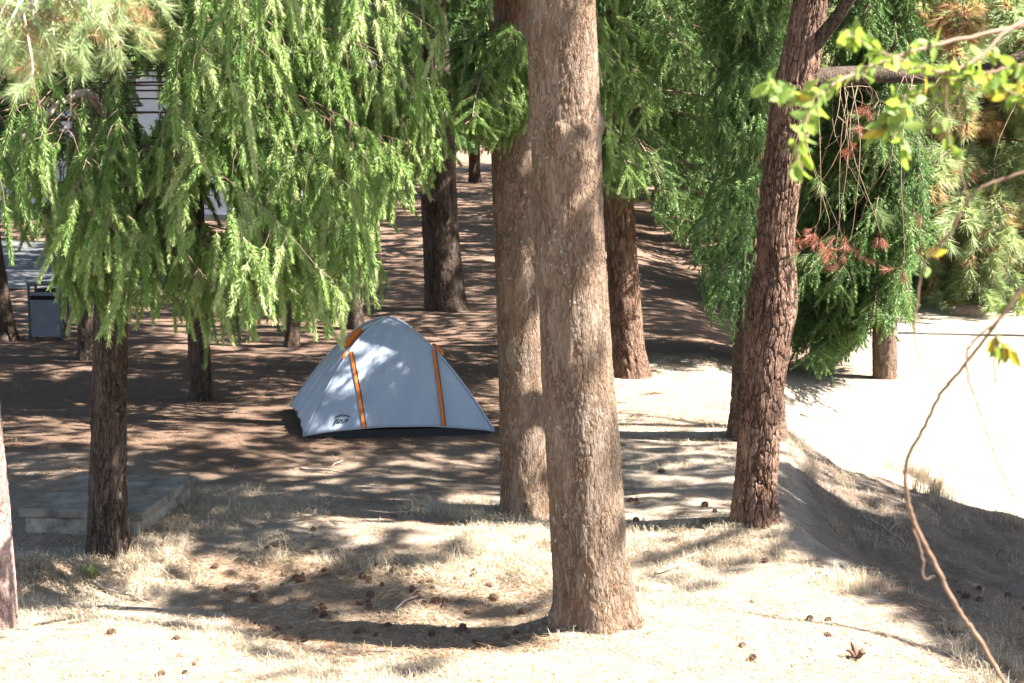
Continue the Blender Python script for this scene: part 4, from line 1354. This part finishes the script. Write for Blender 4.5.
strewn([(790, 320), (1020, 320), (1020, 500), (930, 480), (790, 430)], 2500, .25, .3, rgz, ft)
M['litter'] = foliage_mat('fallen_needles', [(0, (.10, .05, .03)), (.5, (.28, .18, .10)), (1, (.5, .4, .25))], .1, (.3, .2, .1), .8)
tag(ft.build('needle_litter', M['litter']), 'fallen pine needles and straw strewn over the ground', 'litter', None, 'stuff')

# green weed by the mound
wd = MB()
P = np.repeat(sample_px([(88, 572), (98, 572), (98, 582), (88, 582)], 7, rgz), 16, 0)
P[:, :2] += rgz.normal(0, .02, (len(P), 2)); P[:, 2] = terrain(P[:, 0], P[:, 1])
blades(wd, P, rgz.uniform(.05, .1, len(P)), rgz.uniform(.006, .012, len(P)), rgz.uniform(.2, .9, len(P)), np.full(len(P), 1.), rgz)
tag(wd.build('weed', M['grass']), 'small green weed growing beside the grassy mound at the left', 'weed')

# pine cones
M['cone'] = simple_mat('brown_cone', (.11, .06, .04), .85, .35, 60)
def cone_mesh():
    mb = MB()
    t = np.linspace(0, 1, 9)
    mb.tube(np.stack([t * .062, t * 0, t * 0], 1), .016 * np.sin(PI * np.clip(t * .85 + .12, 0, 1)), 8)
    for i in range(64):
        f = (i + .5) / 64
        r = .017 * math.sin(PI * (f * .85 + .10)) + .004
        a = i * 2.39996
        c = np.array([f * .062, r * math.cos(a), r * math.sin(a)])
        rad = np.array([.35, math.cos(a), math.sin(a)]); rad /= np.linalg.norm(rad)
        sd = np.array([0, -math.sin(a), math.cos(a)])
        ax_ = np.array([1., 0, 0])
        l = .012
        V = [c - sd * .004, c + sd * .004, c + rad * l + sd * .0065, c + rad * l - sd * .0065, c + rad * l * .9 + ax_ * .004, c + ax_ * .004]
        mb.add(V, [np.array([[0, 1, 2, 3], [3, 2, 4, 4]])[:1], np.array([[3, 2, 4], [2, 1, 5], [0, 3, 5], [2, 5, 4], [3, 4, 5]])])
    return mb
cone0 = cone_mesh().build('pine_cone', M['cone'])
spots = []
for poly, n, lab, grp in (
        ([(210, 560), (550, 560), (550, 640), (480, 662), (340, 662), (250, 635)], 84, 'brown pine cone lying in the dappled shade left of the thick foreground trunk', 'pine cones in the dappled foreground shade'),
        ([(20, 625), (220, 628), (330, 676), (40, 680)], 7, 'brown pine cone on the bright sunlit ground at the lower left', 'pine cones on the sunlit ground at the lower left'),
        ([(640, 545), (790, 550), (900, 640), (700, 670), (640, 640)], 10, 'brown pine cone on the bright ground right of the thick foreground trunk', 'pine cones on the sunlit ground at the right'),
        ([(120, 500), (500, 515), (500, 560), (130, 590)], 18, 'brown pine cone among the dry grass in front of the tent', 'pine cones in the dry grass'),
        ([(620, 470), (720, 470), (720, 540), (640, 540)], 10, 'brown pine cone between the thick trunk and the crooked pine', 'pine cones between the two near trunks'),
        ([(800, 480), (900, 500), (1010, 560), (1010, 640), (900, 580)], 12, 'dark pine cone on the shaded slope', 'pine cones on the shaded slope')):
    pp = sample_px(poly, n, rgz)
    for q in range(1, n):
        if rgz.random() < .5:
            pp[q, :2] = pp[q // 2, :2] + rgz.normal(0, .10, 2)
            pp[q, 2] = T(*pp[q, :2])
    for p in pp:
        spots.append((p, lab, grp))
for k, (p, lab, grp) in enumerate(spots):
    o = cone0 if k == 0 else cone0.copy()
    if k: COL.objects.link(o)
    s_ = rgz.uniform(.5, .95)
    o.scale = (s_ * rgz.uniform(.8, 1.25), s_, s_ * rgz.uniform(.75, 1.1))
    o.location = (p[0], p[1], p[2] + .010 * s_)
    o.rotation_euler = (rgz.uniform(0, 6), rgz.normal(0, .2), rgz.uniform(0, 6))
    tag(o, lab, 'pine cone', grp)

# dark leafy debris on the bright ground at the lower right
db = MB()
p = ground(857, 660)
rd = np.random.default_rng(8)
for q in range(9):
    a = rd.uniform(0, 6.28)
    e = np.array([.07 * math.cos(a), .05 * math.sin(a), rd.uniform(.02, .10)])
    db.tube(smoothpath([[0, 0, 0], e * .6 + [0, 0, .02], e], 6), [.007, .012, .014, .012, .008, .002], 5)
tag(db.build('bark_scrap', M['cone'], None, True), 'scrap of curled dark bark on the bright ground at the lower right', 'bark scrap').location = p
# stone by the track
st_ = MB()
th_ = np.linspace(0, 2 * PI, 13)[:-1]
rows_ = []
for zi, (zz, rr_) in enumerate(((-.05, .9), (.06, 1.0), (.14, .8), (.19, .45))):
    k_ = 1 + .22 * np.array([vnoise(np.array([math.cos(a) * 1.5 + 4]), np.array([math.sin(a) * 1.5 + zi * .4]))[0] - .5 for a in th_]) * 2
    rows_.append(np.stack([.30 * rr_ * k_ * np.cos(th_), .19 * rr_ * k_ * np.sin(th_), 0 * th_ + zz * k_], 1))
i_ = np.arange(3)[:, None] * 12; j_ = np.arange(12)[None]
st_.add(np.concatenate(rows_), [np.stack([i_ + j_, i_ + (j_ + 1) % 12, i_ + 12 + (j_ + 1) % 12, i_ + 12 + j_], -1).reshape(-1, 4), np.array([[36 + q for q in range(12)]])])
M['stone'] = simple_mat('brown_stone', (.20, .14, .10), .9, .3, 9, .5)
tag(st_.build('stone', M['stone'], None, True), 'brown stone at the far edge of the bright track under the feathery pine', 'stone').location = ground(968, 316)
# fallen sticks
for k, (a, b_, lab) in enumerate([((92, 583), (150, 606), 'thin fallen stick beside the mound at the left'), ((800, 415), (840, 425), 'short stick on the bright track'), ((655, 575), (700, 566), 'crooked stick on the dry grass right of the thick foreground trunk'), ((300, 470), (352, 476), 'long thin stick in front of the tent'), ((420, 597), (395, 612), 'short dark stick among the pine cones'), ((870, 520), (905, 545), 'stick lying down the shaded slope'),
                                  ((255, 318), (240, 330), 'forked dead stick under the hanging shoots left of the tent')]):
    A, B = ground(*a), ground(*b_)
    o_ = A.copy()
    t_ = np.linspace(0, 1, 12)
    P = A + (B - A) * t_[:, None]
    P[:, 2] = terrain(P[:, 0], P[:, 1]) + .012 + .02 * np.sin(t_ * PI)
    sk = MB(); sk.tube(P - o_, np.linspace(.012, .005, 12), 6)
    mid = P[6] - o_
    sk.tube([mid, mid + [.06, .05, .05], mid + [.13, .08, .07]], [.006, .005, .003], 5)
    s_ = sk.build('stick', M['deadwood'], None, True)
    s_.location = o_
    tag(s_, lab, 'stick')

# ------------------------------------------------------------------ light, sky, camera
wld = bpy.data.worlds.new('World')
SC.world = wld
wld.use_nodes = True
wn = wld.node_tree
bg = wn.nodes['Background']
sky = wn.nodes.new('ShaderNodeTexSky')
sky.sky_type = 'NISHITA'
sky.sun_disc = False
sky.sun_elevation = SUN_EL
sky.sun_rotation = math.atan2(S[0], S[1])
wn.links.new(sky.outputs[0], bg.inputs[0])
bg.inputs[1].default_value = .055
sl = bpy.data.lights.new('sun', 'SUN')
sl.energy = 5.0
sl.angle = math.radians(.5)
sl.color = (1, .95, .87)
so = bpy.data.objects.new('sun', sl)
COL.objects.link(so)
so.rotation_euler = Vector(S).to_track_quat('Z', 'Y').to_euler()

cam = bpy.data.cameras.new('camera')
co = bpy.data.objects.new('camera', cam)
COL.objects.link(co)
co.location = (0, 0, CH)
co.rotation_euler = (PI / 2 - PITCH, 0, 0)
cam.sensor_width = 36
cam.lens = FPX * 36 / 1024
cam.clip_end = 2000
cam.clip_start = .05
cam.dof.use_dof = True
cam.dof.focus_distance = 14.5
cam.dof.aperture_fstop = 4.5
SC.camera = co
SC.view_settings.view_transform = 'Standard'
SC.view_settings.look = 'None'
SC.view_settings.exposure = 3.0
SC.view_settings.gamma = 1
SC.render.engine = 'CYCLES'
SC.cycles.use_denoising = True
SC.cycles.max_bounces = 7
SC.cycles.diffuse_bounces = 4
SC.cycles.transmission_bounces = 4
SC.cycles.sample_clamp_indirect = 6
